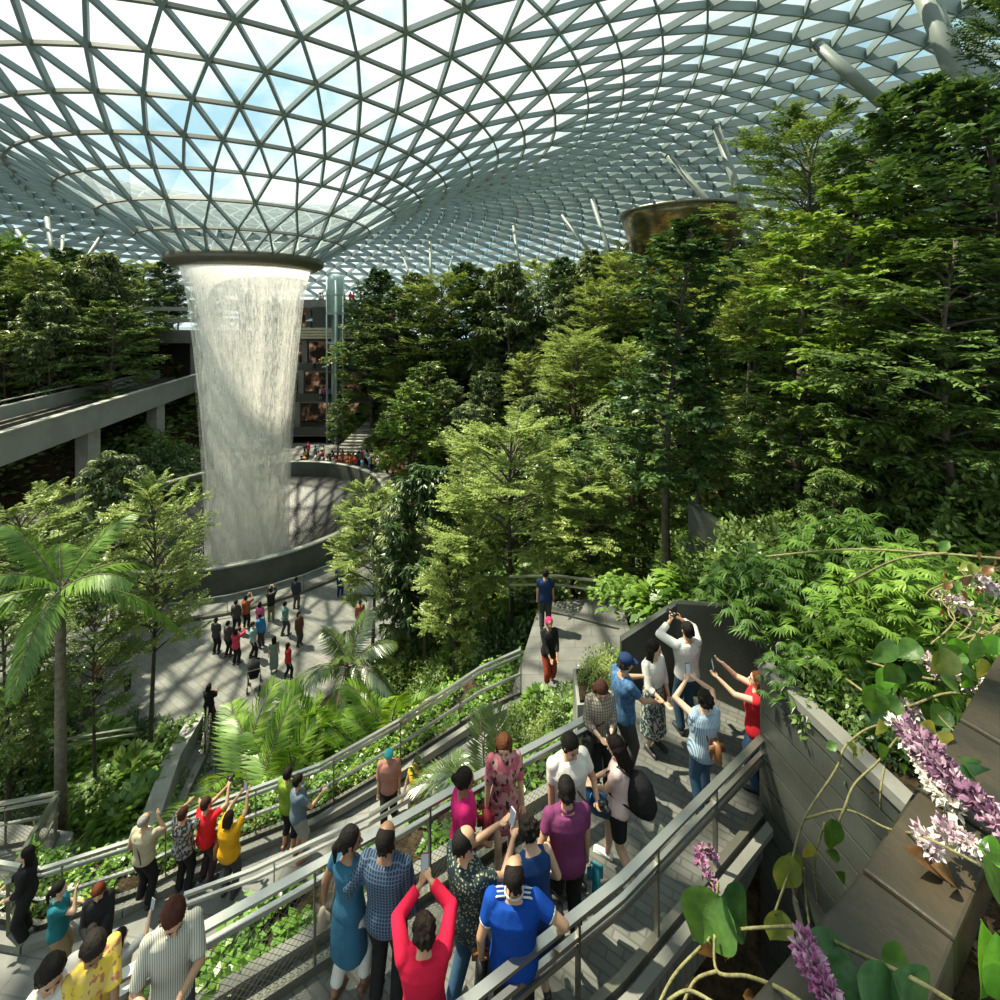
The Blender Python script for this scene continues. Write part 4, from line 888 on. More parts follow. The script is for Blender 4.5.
for i, (px, py, z, s, k_) in enumerate(((20,700,.4,1.0,'broadleaf_bush'),(60,720,.4,.9,'dark_bush'),(100,745,.4,.9,'broadleaf_bush'),(125,775,.4,.9,'broadleaf_bush'),(30,760,.4,1.0,'broadleaf_bush'),(90,790,.8,.8,'spiky_bush'),(140,800,.8,.8,'broadleaf_bush'),(15,780,.6,1.0,'dark_bush'),(70,770,.4,.8,'broadleaf_bush'),(160,740,.3,.7,'spiky_bush'),(118,815,1.0,.7,'broadleaf_bush'))):
    q = atz(px, py, z); bush(k_, q.x, q.y, z-.4, s, k_.replace('_', ' ')+' in the dark garden left of the plaza path', 'plants of the dark garden')
# --- ivy and ground plants (nobody could count the leaves)
def ivy(name, A, B, n, L, W, label, m_, h=.18, z=.02, clump=.55):
    r = np.random.default_rng(len(label)); A = np.array([tuple(p) for p in A]); B = np.array([tuple(p) for p in B]); seg = np.linalg.norm(np.diff(A, axis=0), axis=1)
    t = r.uniform(0, 1, n); cs = np.concatenate([[0], np.cumsum(seg)])/seg.sum(); u = r.uniform(0, 1, n)
    Pa = np.stack([np.interp(t, cs, A[:, i]) for i in range(3)], 1); Pb_ = np.stack([np.interp(t, cs, B[:, i]) for i in range(3)], 1); P = Pa*(1-u[:, None])+Pb_*u[:, None]
    f = np.array([noise.noise(Vector((p[0]*2.3, p[1]*2.3, p[2]))) for p in P]); keep = f > (clump-.55)*.6-.12; P = P[keep]; f = f[keep]; k = len(P)
    P[:, 2] += z+h*r.uniform(0, 1, k)*np.clip(.5+f*1.5, .2, 1.2)
    a = r.uniform(0, 2*PI, k); D = np.stack([np.cos(a), np.sin(a), r.uniform(-.3, .35, k)], 1); Nn = np.array([0, 0, 1.0])+r.normal(0, .4, (k, 3))
    o = link(name, leaf_mesh('ivy', P, D, Nn, L*r.uniform(.6, 1.25, k), W*r.uniform(.6, 1.2, k), .12, np.clip(r.uniform(0, .7, k)+f*.4, 0, 1)), m_); return tag(o, label, 'groundcover', None, 'stuff')
L_ivy = leafmat('leaf_ivy', (.05, .13, .015), (.14, .30, .03), (.36, .48, .06), .03, .35)
ivy('ivy', planterC[0], planterC[1], 5200, .105, .085, 'yellow-green ivy in the planter along the deck railing', L_ivy, .22)
ivy('ivy', planterA[0], planterA[1], 9000, .11, .085, 'leafy groundcover outside the lower walkway railing', L_ivy, .35, .02, .3)
ivy('ivy', [atz(200,725,.1), atz(172,800,.1), atz(148,850,.2)], [atz(180,720,.4), atz(152,790,.4), atz(130,845,.4)], 4500, .13, .09, 'dark clipped hedge bed beside the plaza path', L_palm, .6, 0, .1)
ivy('flower_bed', [E_((-.3,9.4,6.6)), E_((1.4,8.7,7.6))], [E_((-.9,7.6,7.6)), E_((1.4,7.2,8.6))], 4200, .12, .09, 'leafy flower bed between the landing and the deck corner', L_ivy, .5, .1, .3)
r = np.random.default_rng(77); Q = []
for _ in range(60000):
    x = r.uniform(-62, 40); y = r.uniform(11, 64)
    if y > 24 and r.uniform() < .0: continue
    px = 500+F*x/y
    if -30 < px < 1030: Q.append((x, y))
Q = np.array(Q[:30000]); d2 = (CPA[None, :, 0]-Q[:, :1])**2+(CPA[None, :, 1]-Q[:, 1:])**2; w_ = 1/(d2+.6)**2; Z = (w_*CPA[:, 2]).sum(1)/w_.sum(1)
k = (Z > .5) & ~((Q[:, 0] > .2) & (Q[:, 0] < 3.8) & (Q[:, 1] < 14.8)); Q = Q[k]; Z = Z[k]; n = len(Q); Q = np.repeat(Q, 3, 0)+r.normal(0, .3, (3*n, 2)); Z = np.repeat(Z, 3)+r.uniform(0, .6, 3*n); n = len(Q)
a = r.uniform(0, 2*PI, n); s = .14+.006*Q[:, 1]
o = link('undergrowth', leaf_mesh('undergrowth', np.column_stack([Q, Z]), np.stack([np.cos(a), np.sin(a), r.uniform(-.2, .6, n)], 1), np.array([0, 0, 1.0])+r.normal(0, .5, (n, 3)), s*1.8, s, .2), L_mid)
tag(o, 'low green undergrowth covering the planted slopes', 'undergrowth', None, 'stuff')
# ================================================================ PEOPLE
TMP = []
def remeshed(mb, vox, smooth=3, name='m', sub=0):
    me = mb.mesh('tmp'); o = bpy.data.objects.new('tmp', me); COL.objects.link(o)
    r = o.modifiers.new('r', 'REMESH'); r.mode = 'VOXEL'; r.voxel_size = vox; r.use_smooth_shade = True
    if smooth: s = o.modifiers.new('s', 'SMOOTH'); s.iterations = smooth; s.factor = .5
    dg = bpy.context.evaluated_depsgraph_get(); out = bpy.data.meshes.new_from_object(o.evaluated_get(dg)); out.name = name
    bpy.data.objects.remove(o); bpy.data.meshes.remove(me); return out
def capsule(mb, a, b, ra, rb, n=12, flat=1.0, caps=(True, True)):
    a = np.array(a, float); b = np.array(b, float); d = b-a; L = np.linalg.norm(d)+1e-9; d /= L
    pts, rad = [], []
    if caps[0]:
        for t in (1.0, .8, .5, .2): pts.append(a-d*ra*t); rad.append(max(.001, ra*math.sqrt(1-t*t)))
    pts += [a, a*.5+b*.5, b]; rad += [ra, (ra+rb)/2, rb]
    if caps[1]:
        for t in (.2, .5, .8, 1.0): pts.append(b+d*rb*t); rad.append(max(.001, rb*math.sqrt(1-t*t)))
    mb.tube(pts, rad, n, True, flat)
def loft(mb, secs, n=18, tf=None):            # secs: (z, halfwidth, halfdepth, yoff)
    V = []
    for z, w_, d_, yo in secs:
        for j in range(n):
            a = 2*PI*j/n; c, s = math.cos(a), math.sin(a); p = np.array((w_*math.copysign(abs(c)**.85, c), d_*math.copysign(abs(s)**.85, s)+yo, z)); V.append(tf(p) if tf else p)
    f = [(i*n+j, i*n+(j+1) % n, (i+1)*n+(j+1) % n, (i+1)*n+j) for i in range(len(secs)-1) for j in range(n)]
    f += [tuple(range(n-1, -1, -1)), tuple((len(secs)-1)*n+j for j in range(n))]
    mb.add(V, f)
def ik(a, t, l1, l2, pole):
    a = np.array(a, float); t = np.array(t, float); d = t-a; L = np.linalg.norm(d); mx_ = (l1+l2)*.999
    if L > mx_: t = a+d/L*mx_; d = t-a; L = mx_
    if L < abs(l1-l2)+.01: L = abs(l1-l2)+.01
    u = d/np.linalg.norm(d); x = (l1*l1-l2*l2+L*L)/(2*L); h = math.sqrt(max(0, l1*l1-x*x)); p = np.array(pole, float); p = p-u*(p@u); p /= (np.linalg.norm(p)+1e-9)
    return a+u*x+p*h, t
SKINS = {'light': (.62, .40, .28), 'tan': (.46, .27, .17), 'brown': (.25, .135, .08), 'dark': (.16, .085, .05)}
def skin(k): return mat('skin_'+k, SKINS[k], .5, 0, .08, 12, .05, 60, .4)
def pattern(name, kind, c1, c2, s=14.0, c3=None):
    if name in MC: return MC[name]
    m, nt, out = newmat(name); b = N(nt, 'ShaderNodeBsdfPrincipled'); nt.links.new(b.outputs[0], out.inputs[0]); b.inputs['Roughness'].default_value = .85
    v = coords(nt, (1, 1, 1))
    if kind == 'check':
        fs = []
        for ax in ('X', 'Z'):
            wv = N(nt, 'ShaderNodeTexWave', bands_direction=ax); wv.inputs['Scale'].default_value = s; nt.links.new(v, wv.inputs[0]); fs.append(ramp(nt, wv.outputs['Fac'], [(.74, 0), (.8, 1)]))
        mxn = N(nt, 'ShaderNodeMath', operation='MAXIMUM'); nt.links.new(fs[0], mxn.inputs[0]); nt.links.new(fs[1], mxn.inputs[1]); c = mixcol(nt, mxn.outputs[0], c1, c2)
    elif kind in ('stripeV', 'stripeH'):
        wv = N(nt, 'ShaderNodeTexWave', bands_direction='X' if kind == 'stripeV' else 'Z'); wv.inputs['Scale'].default_value = s; nt.links.new(v, wv.inputs[0]); c = mixcol(nt, ramp(nt, wv.outputs['Fac'], [(.55, 0), (.65, 1)]), c1, c2)
    elif kind == 'dots':
        vo = N(nt, 'ShaderNodeTexVoronoi'); vo.inputs['Scale'].default_value = s; nt.links.new(v, vo.inputs['Vector']); c = mixcol(nt, ramp(nt, vo.outputs['Distance'], [(.28, 1), (.36, 0)]), c1, c2)
    else:
        f = noisetex(nt, v, s, 2, .5); f2 = noisetex(nt, coords(nt, (1.3, 1.1, .9)), s*1.7, 2, .5)
        c = mixcol(nt, ramp(nt, f, [(.50, 0), (.54, 1)]), c1, c2); c = mixcol(nt, ramp(nt, f2, [(.58, 0), (.61, 1)]), c, c3 or c1)
    nt.links.new(c, b.inputs['Base Color'])
    bp = N(nt, 'ShaderNodeBump'); bp.inputs['Strength'].default_value = .35; bp.inputs['Distance'].default_value = .02; nt.links.new(noisetex(nt, v, 9, 3), bp.inputs['Height']); nt.links.new(bp.outputs[0], b.inputs['Normal'])
    MC[name] = m; return m
def cloth(c, rough=.85):
    k = 'cloth_%02d_%02d_%02d' % tuple(int(x*99) for x in c); return mat(k, c, rough, 0, .12, 5, .5, 9, .2)
def person(label, loc, Ht, facing, skin_k='tan', hair=('short', (.012,.010,.009)), top=None, bottom=None, dress=None, pose=None, head=(0, 0), lean=0.0, vox=.011, name='person', extras=None, group=None, shoes=(.02,.02,.02), build=1.0, female=False, stance=.06, step=0.0, bald=0.0, shoecol2=None):
    """facing: world heading in degrees, 0 = looking away from the camera (+Y), 90 = towards +X"""
    S = Ht; e = thing(name, label, 'person', loc, -math.radians(facing), group)
    sk = skin(skin_k); bw = build
    hips = np.array([0, 0, .52*S]); cl, sl = math.cos(lean), math.sin(lean)
    def tf(p):                                # lean the trunk forward about the hips
        q = np.array(p, float)-hips
        if q[2] > 0:
            k = min(1, q[2]/(.12*S)); c, s = math.cos(lean*k), math.sin(lean*k); q = np.array((q[0], q[1]*c+q[2]*s, q[2]*c-q[1]*s))
        return q+hips
    sw = .100*S*(bw*.5+.5)*(.92 if female else 1.04)
    TS = [(.46,.062,.055,0),(.485,.092,.064,0),(.52,.100 if female else .094,.070,0),(.56,.090 if female else .088,.066,.0),(.61,.073 if female else .082,.058,.004),(.66,.076 if female else .086,.060,.006),(.715,.088 if female else .096,.068,.008),(.76,.095 if female else .106,.066,.004),(.80,.092 if female else .104,.052,0),(.825,.060,.040,-.002),(.845,.036,.034,0),(.86,.030,.032,.002)]
    def torso(mb, off, z0, z1, extra=1.0, belly=0.0):
        sc = [(z*S, (w_*bw+(off if z < .83 else off*.5))*S*extra, (d_*(bw if z < .8 else 1)+off+belly*max(0, 1-abs(z-.6)/.09))*S*extra, y*S+belly*.5*S*max(0, 1-abs(z-.6)/.09)) for z, w_, d_, y in TS if z0 <= z <= z1]
        loft(mb, sc, 18, tf)
    pose = pose or {}
    shL = tf((-sw, 0, .805*S)); shR = tf((sw, 0, .805*S)); arms = []
    for sd, sh in ((-1, shL), (1, shR)):
        key = 'L' if sd < 0 else 'R'; tgt = pose.get(key, (sd*.135, .03, .47)); pole = pose.get(key+'p', (sd*.6, -.5, -.8))
        tg = np.array(tgt)*S; tg = tf(tg) if lean and tgt[2] > .55 else tg
        el, wr_ = ik(sh, tg, .172*S, .150*S, pole); arms.append((sd, sh, el, wr_, pose.get(key+'h')))
    hipw = .052*S*bw; legs = []; lk = .8 if (dress or (bottom and bottom[1] > .85)) else 1.0
    for sd in (-1, 1):
        fy = step*S*sd*.5; ank = np.array((sd*stance*S, fy, .045*S)); kn, ank = ik((sd*hipw, 0, .49*S), ank, .235*S, .232*S, (0, 1, 0)); legs.append((sd, np.array((sd*hipw, 0, .49*S)), kn, ank))
    nb_ = tf((0, .0, .855*S)); hd, hp_ = math.radians(head[0]), math.radians(head[1])
    Rh = Matrix.Rotation(-hd, 4, 'Z') @ Matrix.Rotation(-hp_, 4, 'X'); Rn = np.array(Rh.to_3x3())
    neck = nb_; hc0 = np.array((0, .012*S, .078*S)); HS = S*1.04
    def hp2(p): return neck+np.array((0,sl*.02*S,0))+Rn@np.array(p)*HS
    # body surface
    mb = MB(); torso(mb, 0, .46, .87)
    for sd, sh, el, wr_, hdir in arms:
        capsule(mb, sh, el, .030*S*bw, .024*S); capsule(mb, el, wr_, .024*S, .0155*S)
        f = (wr_-el)/np.linalg.norm(wr_-el); hdv = np.array(hdir if hdir is not None else tuple(f*.8+np.array((0, .15, -.1)))); hdv /= np.linalg.norm(hdv)
        side = np.cross(hdv, np.array((0, 1, 0.01) if abs(hdv[1]) < .8 else (0, 0, 1.0))); side /= np.linalg.norm(side); nn = np.cross(side, hdv)
        pc = wr_+hdv*.028*S; capsule(mb, wr_, wr_+hdv*.045*S, .013*S, .017*S, 10, .6)
        for q, (o_, L_) in enumerate(((-1.5,.036),(-.5,.043),(.5,.041),(1.5,.032))):
            b0 = wr_+hdv*.046*S+side*o_*.0095*S; b1 = b0+hdv*L_*.5*S+nn*.004*S; b2 = b1+hdv*L_*.42*S+nn*.012*S
            capsule(mb, b0-hdv*.01*S, b1, .0056*S, .0052*S, 7); capsule(mb, b1, b2, .0052*S, .0044*S, 7)
        t0 = wr_+hdv*.015*S+side*sd*-.012*S; t1 = t0+hdv*.018*S+side*sd*-.018*S+nn*.006*S; capsule(mb, t0, t1, .0065*S, .0058*S, 7); capsule(mb, t1, t1+hdv*.018*S+nn*.004*S, .0058*S, .005*S, 7)
    for sd, hp0, kn, ank in legs:
        capsule(mb, hp0, kn, .054*S*bw*lk, .034*S*lk); capsule(mb, kn, kn*.62+ank*.38+np.array((0, -.008*S, 0)), .034*S*lk, .033*S*lk); capsule(mb, kn*.62+ank*.38+np.array((0, -.008*S, 0)), ank, .033*S*lk, .021*S)
        capsule(mb, ank+np.array((0, -.018*S, -.022*S)), ank+np.array((sd*.012*S, .09*S, -.03*S)), .020*S, .015*S, 10, .8)
    capsule(mb, neck-np.array((0, 0, .02*S)), hp2((0, .008, .04)), .034*S, .031*S)
    mb.ball(hp2((0, .004, .088)), (.0455*HS, .056*HS, .052*HS), 16, 12, Rh); mb.ball(hp2((0, .018, .056)), (.036*HS, .042*HS, .040*HS), 14, 10, Rh)
    mb.ball(hp2((0, .040, .030)), (.020*HS, .018*HS, .014*HS), 10, 8, Rh)                       # chin
    capsule(mb, hp2((0, .056, .078)), hp2((0, .068, .058)), .0055*HS, .0095*HS, 8)               # nose
    for sd in (-1, 1): mb.ball(hp2((sd*.0465, .002, .068)), (.006*HS, .011*HS, .017*HS), 8, 6, Rh)
    body = link('body', remeshed(mb, vox*.72 if vox < .012 else vox, 2, 'body'), sk, e)
    if vox < .012:
        mb = MB()
        for sd in (-1, 1): mb.ball(hp2((sd*.0185, .0545, .073)), (.0062*HS, .004*HS, .0038*HS), 8, 6, Rh)
        mb.obj('eyes', mat('eye_dark', (.02,.015,.012), .2, 0, 0), e, True)
        mb = MB(); mb.ball(hp2((0, .0595, .042)), (.014*HS, .004*HS, .0034*HS), 8, 6, Rh); mb.obj('mouth', mat('lips', (.30,.10,.08), .5, 0, 0), e, True)
        mb = MB(); capsule(mb, hp2((-.010, .0575, .084)), hp2((.010, .0575, .084)), .0012*HS, .0012*HS, 5)
        for sd in (-1, 1): capsule(mb, hp2((sd*.009, .058, .084)), hp2((sd*.029, .051, .085)), .0022*HS, .0016*HS, 6)
        mb.obj('eyebrows', mat('brow', (.02,.015,.012), .8, 0, 0), e, True)
    # hair
    style, hcol = hair; hm = mat('hair_%d_%d_%d' % tuple(int(c*200) for c in hcol), hcol, .7, 0, .2, 30, .5, 60, .12)
    if style != 'none':
        mb = MB(); g = .006
        if bald > 0: mb.ball(hp2((0, -.012, .094-.007*bald)), (.0512*HS, .0575*HS, .0500*HS), 18, 12, Rh)
        else: mb.ball(hp2((0, -.006, .0945)), ((.0455+g)*HS, (.055+g)*HS, (.050+g)*HS), 18, 12, Rh); mb.ball(hp2((0, -.022, .068)), ((.044+g)*HS, .041*HS, .046*HS), 14, 10, Rh)
        if style in ('long', 'bob'):
            zl = {'long': -.075, 'bob': .005}[style]
            for sx_ in (-1, 0, 1): capsule(mb, hp2((sx_*.03, -.026, .07)), hp2((sx_*.034, -.042, zl)), .030*HS, .019*HS, 10)
            for sx_ in (-1, 1): capsule(mb, hp2((sx_*.046, -.004, .075)), hp2((sx_*.048, -.006, zl+.02)), .016*HS, .010*HS, 8)
        if style == 'bun': mb.ball(hp2((0, -.070, .085)), (.024*HS,)*3, 10, 8)
        if style == 'ponytail': capsule(mb, hp2((0, -.058, .085)), hp2((0, -.082, .045)), .016*HS, .020*HS, 10); capsule(mb, hp2((0, -.082, .045)), hp2((0, -.075, -.04)), .020*HS, .008*HS, 10)
        if style == 'curly':
            rr_ = random.Random(int(Ht*1e4)+len(label))
            for _ in range(46):
                a, b_ = rr_.uniform(0, 2*PI), rr_.uniform(-.5, 1.5); p_ = (.052*math.cos(a)*math.cos(b_), -.012+.058*math.sin(a)*math.cos(b_), .085+.058*math.sin(b_))
                if p_[1] < .035 or p_[2] > .1: mb.ball(hp2(p_), (rr_.uniform(.012, .017)*HS,)*3, 7, 5)
        if vox < .012:                          # locks so the hair reads as strands
            rr_ = random.Random(len(label))
            for _ in range(30):
                a = rr_.uniform(0, 2*PI); c_ = (.050*math.cos(a), -.012+.056*math.sin(a)); 
                if c_[1] > .02: continue
                capsule(mb, hp2((c_[0]*.45, c_[1]*.5, .142 if bald == 0 else .10)), hp2((c_[0]*1.03, c_[1]*1.04, .055+rr_.uniform(-.01, .02))), .007*HS, .006*HS, 5)
        hm_ = remeshed(mb, vox*.75, 1, 'hair')
        if bald > 0:                           # crown shows skin: drop the hair above it
            pass
        link('hair', hm_, hm, e)
    def armcloth(mb, frac, off):
        for sd, sh, el, wr_, hdir in arms:
            capsule(mb, sh*1.0, sh+(el-sh)*min(1, frac*2), (.030*bw+off+.002)*S, (.026+off)*S, 12, 1, (True, frac > .5))
            if frac > .5: capsule(mb, el, el+(wr_-el)*min(.97, (frac-.5)*2), (.025+off)*S, (.018+off)*S, 12, 1, (True, False))
    def part_mesh(nm, build_f, mt, sm=3):
        mb = MB(); build_f(mb); return link(nm, remeshed(mb, vox, sm, nm), mt, e)
    if bottom:
        mt, frac, loose = bottom
        def bf(mb):
            torso(mb, .006, .46, .60)
            for sd, hp0, kn, ank in legs:
                capsule(mb, hp0, kn if frac > .5 else hp0+(kn-hp0)*frac*2, (.057*bw+loose)*S, (.042+loose)*S, 14, 1, (True, frac > .5))
                if frac > .5: en = kn+(ank-kn)*min(1.0, (frac-.5)*2); capsule(mb, kn, en, (.042+loose)*S, (.034+loose)*S, 14, 1, (True, False))
        part_mesh('trousers' if frac > .6 else 'shorts', bf, mt)
    if top:
        mt, frac, zb, loose = top; nm = 'shirt'
        def tfn(mb):
            torso(mb, .010+loose, zb, .835, 1.0, .0)
            if frac > 0: armcloth(mb, frac, .006+loose*.5)
            mb.tube([tf((-sw*.95, 0, .808*S)), tf((0, 0, .822*S)), tf((sw*.95, 0, .808*S))], [.026*S+.006, .034*S, .026*S+.006], 10)
        part_mesh(nm, tfn, mt)
    if dress:
        mt, frac, hem, flare = dress
        def dfn(mb):
            torso(mb, .010, .50, .83)
            loft(mb, [(hem*S, (.085+flare)*S*bw, (.07+flare*.8)*S, step*.0), ((hem*.6+.2)*S, (.10+flare*.55)*S*bw, (.078+flare*.4)*S, 0), (.50*S, .108*S*bw, .080*S, 0), (.57*S, .094*S*bw, .070*S, 0)], 20)
            if frac > 0: armcloth(mb, frac, .007)
            mb.tube([tf((-sw*.8, 0, .812*S)), tf((0, 0, .822*S)), tf((sw*.8, 0, .812*S))], [.024*S, .034*S, .024*S], 10)
        part_mesh('dress', dfn, mt)
    if shoes is not None:
        sm_ = mat('shoe_%d_%d_%d' % tuple(int(c*99) for c in shoes), shoes, .5, 0, .1)
        for sd, hp0, kn, ank in legs:
            mb = MB(); a = ank+np.array((0, -.022*S, -.020*S)); b_ = ank+np.array((sd*.012*S, .092*S, -.027*S)); capsule(mb, a, b_, .026*S, .020*S, 10, .85)
            mb.box(((a+b_)/2+np.array((0, 0, -.020*S))), (.045*S, .155*S, .008*S)); link('shoe', remeshed(mb, max(.009, vox), 2, 'shoe'), sm_, e)
    P = {'hp2': hp2, 'tf': tf, 'S': S, 'e': e, 'arms': arms, 'HS': HS, 'Rh': Rh, 'sw': sw}
    return P
def W(P, p): return P['e'].matrix_basis @ Vector(tuple(p))
def carried(name, label, cat, P, mb_parts, grp=None):
    """a thing carried by the person: own top-level object standing at the right place in the world"""
    e = thing(name, label, cat, P['e'].location, P['e'].rotation_euler.z, grp)
    for nm, mb, m in mb_parts: mb.obj(nm, m, e, True)
    return e
m_phone = mat('phone_black', (.015,.015,.018), .25, 0, 0); m_screen = newmat('phone_screen'); mm_, nt, out = m_screen
em = N(nt, 'ShaderNodeEmission'); em.inputs[0].default_value = (.35,.42,.45,1); em.inputs[1].default_value = .5; nt.links.new(em.outputs[0], out.inputs[0]); m_screen = mm_
m_white = mat('white_plastic', (.7,.7,.68), .35, 0, 0)
def hand_of(P, which):
    sd = -1 if which == 'L' else 1
    for s_, sh, el, wr_, hdir in P['arms']:
        if s_ == sd:
            f = (wr_-el)/np.linalg.norm(wr_-el); return wr_+f*.07*P['S']
def phone(P, label, where, tilt=0.0, case=None, land=False, yaw=0.0):
    c = np.array(where)*P['S'] if not isinstance(where, str) else hand_of(P, where)+np.array((0, .015, .02))
    w_, h_ = (.15, .075) if land else (.075, .15)
    R = Matrix.Rotation(math.radians(yaw), 4, 'Z') @ Matrix.Rotation(-tilt, 4, 'X'); b = MB(); b.box(c, (w_, .009, h_), R=R)
    s = MB(); s.box(c+np.array(R.to_3x3()@Vector((0,-.0055,0))), (w_*.9, .002, h_*.9), R=R)
    return carried('mobile_phone', label, 'phone', P, [('case', b, case or m_phone), ('screen', s, m_screen)])
def bag(P, label, c, size, m, strap=None, sm=None, name='shoulder_bag', soft=True):
    S = P['S']; c = np.array(c)*S; b = MB(); x, y, z = size
    b.tube([c+np.array((0,0,-z/2)), c+np.array((0,0,-z*.42)), c+np.array((0,0,z*.3)), c+np.array((0,0,z/2))], [x*.42, x*.5, x*.46, x*.34], 12, True, y/x)
    parts = [('bag_body', b, m)]
    f = MB(); f.box(c+np.array((0, -y*.46 if c[1] < 0 else y*.46, z*.2)), (x*.8, .012, z*.45)); parts.append(('flap', f, sm or m))
    if strap:
        s = MB(); s.tube([c+np.array((-x*.3,0,z*.45))]+[np.array(q)*S for q in strap]+[c+np.array((x*.3,0,z*.45))], .011, 6); parts.append(('strap', s, sm or m))
    return carried(name, label, 'bag', P, parts)
def at_head(px, py, z, Ht): return tuple(atz(px, py, z+Ht*1.0)*Vector((1,1,0))+Vector((0,0,z)) if False else Vector((atz(px, py, z+Ht).x, atz(px, py, z+Ht).y, z)))
BLK = cloth((.015,.015,.017)); NAVY = cloth((.012,.03,.09)); JEAN = cloth((.04,.09,.16)); DGR = cloth((.05,.05,.05)); WHT = cloth((.62,.61,.58)); TAN_ = cloth((.30,.22,.13))
RED = cloth((.55,.02,.03)); PINK = cloth((.75,.03,.14)); MAG = cloth((.60,.02,.17)); BLUE = cloth((.004,.05,.30)); PURP = cloth((.16,.035,.11)); YEL = cloth((.62,.31,.01)); TEALB = cloth((.025,.10,.17)); GREY = cloth((.10,.14,.18))
leather = mat('tan_leather', (.22,.10,.035), .45, 0, .2, 10, .2, 40); dleather = mat('black_leather', (.02,.02,.02), .4, 0, .2, 10); beige = mat('beige_leather', (.33,.27,.20), .5, 0, .1, 10); dred = mat('dark_red_cloth', (.28,.02,.04), .8, 0, .2, 10)
UP2 = dict(L=(-.07,.26,.97), R=(.07,.26,.97), Lp=(-1,-.2,-.6), Rp=(1,-.2,-.6))
PH2 = dict(L=(-.03,.23,.68), R=(.03,.23,.68)); PH1 = dict(R=(.05,.24,.70)); 
BH = dict(L=(-.05,.20,.56), R=(.06,.20,.56))
ZA, ZL = ZD+.002, ZW+.002
# ---- deck
P = person('woman in a slate-blue dress with tied-back hair beside the man in dark checks', at_head(349,829,ZA,1.60), 1.60, 25, 'brown', ('ponytail', (.012,.010,.009)), dress=(TEALB, .24, .27, .03), head=(50, 5), pose=dict(L=(-.17,-.03,.50), R=(.15,.10,.50), Rp=(1,-.6,-.5)), female=True, shoes=(.15,.08,.05), bottom=(WHT, .92, .004), step=.12)
bag(P, 'beige shoulder bag of the woman in the slate-blue dress', (-.16,-.02,.44), (.24,.10,.20), beige, [(-.12,-.02,.62),(-.085,0,.835),(-.12,.02,.62)])
P = person('balding man in a dark blue checked long-sleeved shirt seen from behind', at_head(386,826,ZA,1.73), 1.73, 8, 'brown', ('short', (.012,.010,.009)), (pattern('dark_check','check',(.008,.018,.045),(.07,.12,.19),11), .96, .46, .006), (BLK, 1, .004), pose=dict(L=(-.20,.02,.52), Lp=(-1,-.6,-.3), R=(.15,.06,.48)), bald=1.0, build=1.06)
P = person('person in a bright pink-red sweatshirt raising a phone with both hands, lower middle', at_head(424,917,ZA,1.58), 1.58, -8, 'tan', ('curly', (.02,.013,.010)), (cloth((.58,.012,.05)), .97, .46, .012), (BLK, 1, .006), pose=dict(L=(-.035,.24,.88), R=(.04,.24,.90), Lp=(-1,-.2,-.5), Rp=(1,-.2,-.5)), build=1.05)
phone(P, 'dark phone in a red case held up above the pink-red sweatshirt', (0,.29,.96), .2, mat('red_case', (.12,.02,.03), .4))
P = person('balding man in a dark short-sleeved shirt with small pale prints filming with a white phone', at_head(466,828,ZA,1.72), 1.72, 45, 'tan', ('short', (.012,.010,.009)), (pattern('dark_print','dots',(.012,.03,.035),(.35,.34,.22),38), .30, .44, .012), (JEAN, 1, .006), pose=dict(R=(.10,.27,.80), L=(-.02,.27,.80), Rp=(.6,0,-1)), head=(10, -8), bald=.7, step=.1, shoes=(.3,.28,.25))
phone(P, 'white phone held by the man in the dark printed shirt', (.05,.32,.86), .25, m_white, yaw=-10)
P = person('balding man in a bright blue football shirt with white shoulder stripes, at the deck rail', at_head(514,862,ZA,1.72), 1.72, 2, 'tan', ('short', (.014,.011,.010)), (BLUE, .28, .42, .014), (BLK, 1, .01), pose=dict(L=(-.17,.0,.50), R=(.23,.04,.60), Rp=(1,-.4,-.2)), bald=1.0, build=1.12)
b = MB()
for sd in (-1, 1):
    for k in (-1, 0, 1):
        b.tube([P['tf']((sd*.045*P['S'], k*.021*P['S'], .846*P['S'])), P['tf']((sd*.085*P['S'], k*.021*P['S'], .843*P['S'])), P['tf']((sd*.125*P['S'], k*.021*P['S'], .824*P['S']))], .008, 6)
b.obj('white_stripes', WHT, P['e'], True)
b = MB(); a = np.linspace(0, 2*PI, 17); b.tube([P['tf']((.048*math.cos(t)*P['S'], .042*math.sin(t)*P['S'], .853*P['S'])) for t in a], .007, 6, False); b.obj('collar', WHT, P['e'], True)
for wh in (0, 1):
    sd, sh, el, wr_, _ = P['arms'][wh]; q = sh+(el-sh)*.54; b = MB(); b.tube([q, q+(el-sh)*.05], .036*P['S'], 12); b.obj('white_cuff', WHT, P['e'], True)
bag(P, 'black and tan bag hanging at the left side of the blue football shirt', (-.17,.03,.40), (.24,.12,.26), dleather, [(-.17,.02,.50)], leather)
P = person('woman with dark curls in a navy sleeveless dress in front of the blue football shirt', at_head(537,838,ZA,1.56), 1.60, -20, 'light', ('curly', (.015,.012,.010)), dress=(cloth((.012,.045,.15)), 0, .30, .02), head=(-25, 20), lean=.25, pose=dict(L=(-.05,.16,.60), R=(.1,.15,.58)), female=True, build=1.1, shoes=(.03,.03,.03))
bag(P, 'dark bag with a printed side beside the woman in navy', (.14,.02,.40), (.26,.14,.30), mat('printed_bag', (.05,.045,.04), .5, 0, .6, 20), [(.10,0,.62)], dleather)
P = person('man in a plum-purple polo shirt seen from behind, black trousers', at_head(567,781,ZA,1.70), 1.70, -6, 'tan', ('short', (.012,.010,.009)), (PURP, .26, .47, .010), (BLK, 1, .006), pose=dict(L=(-.12,.06,.56)), head=(-5, 10), build=1.05)
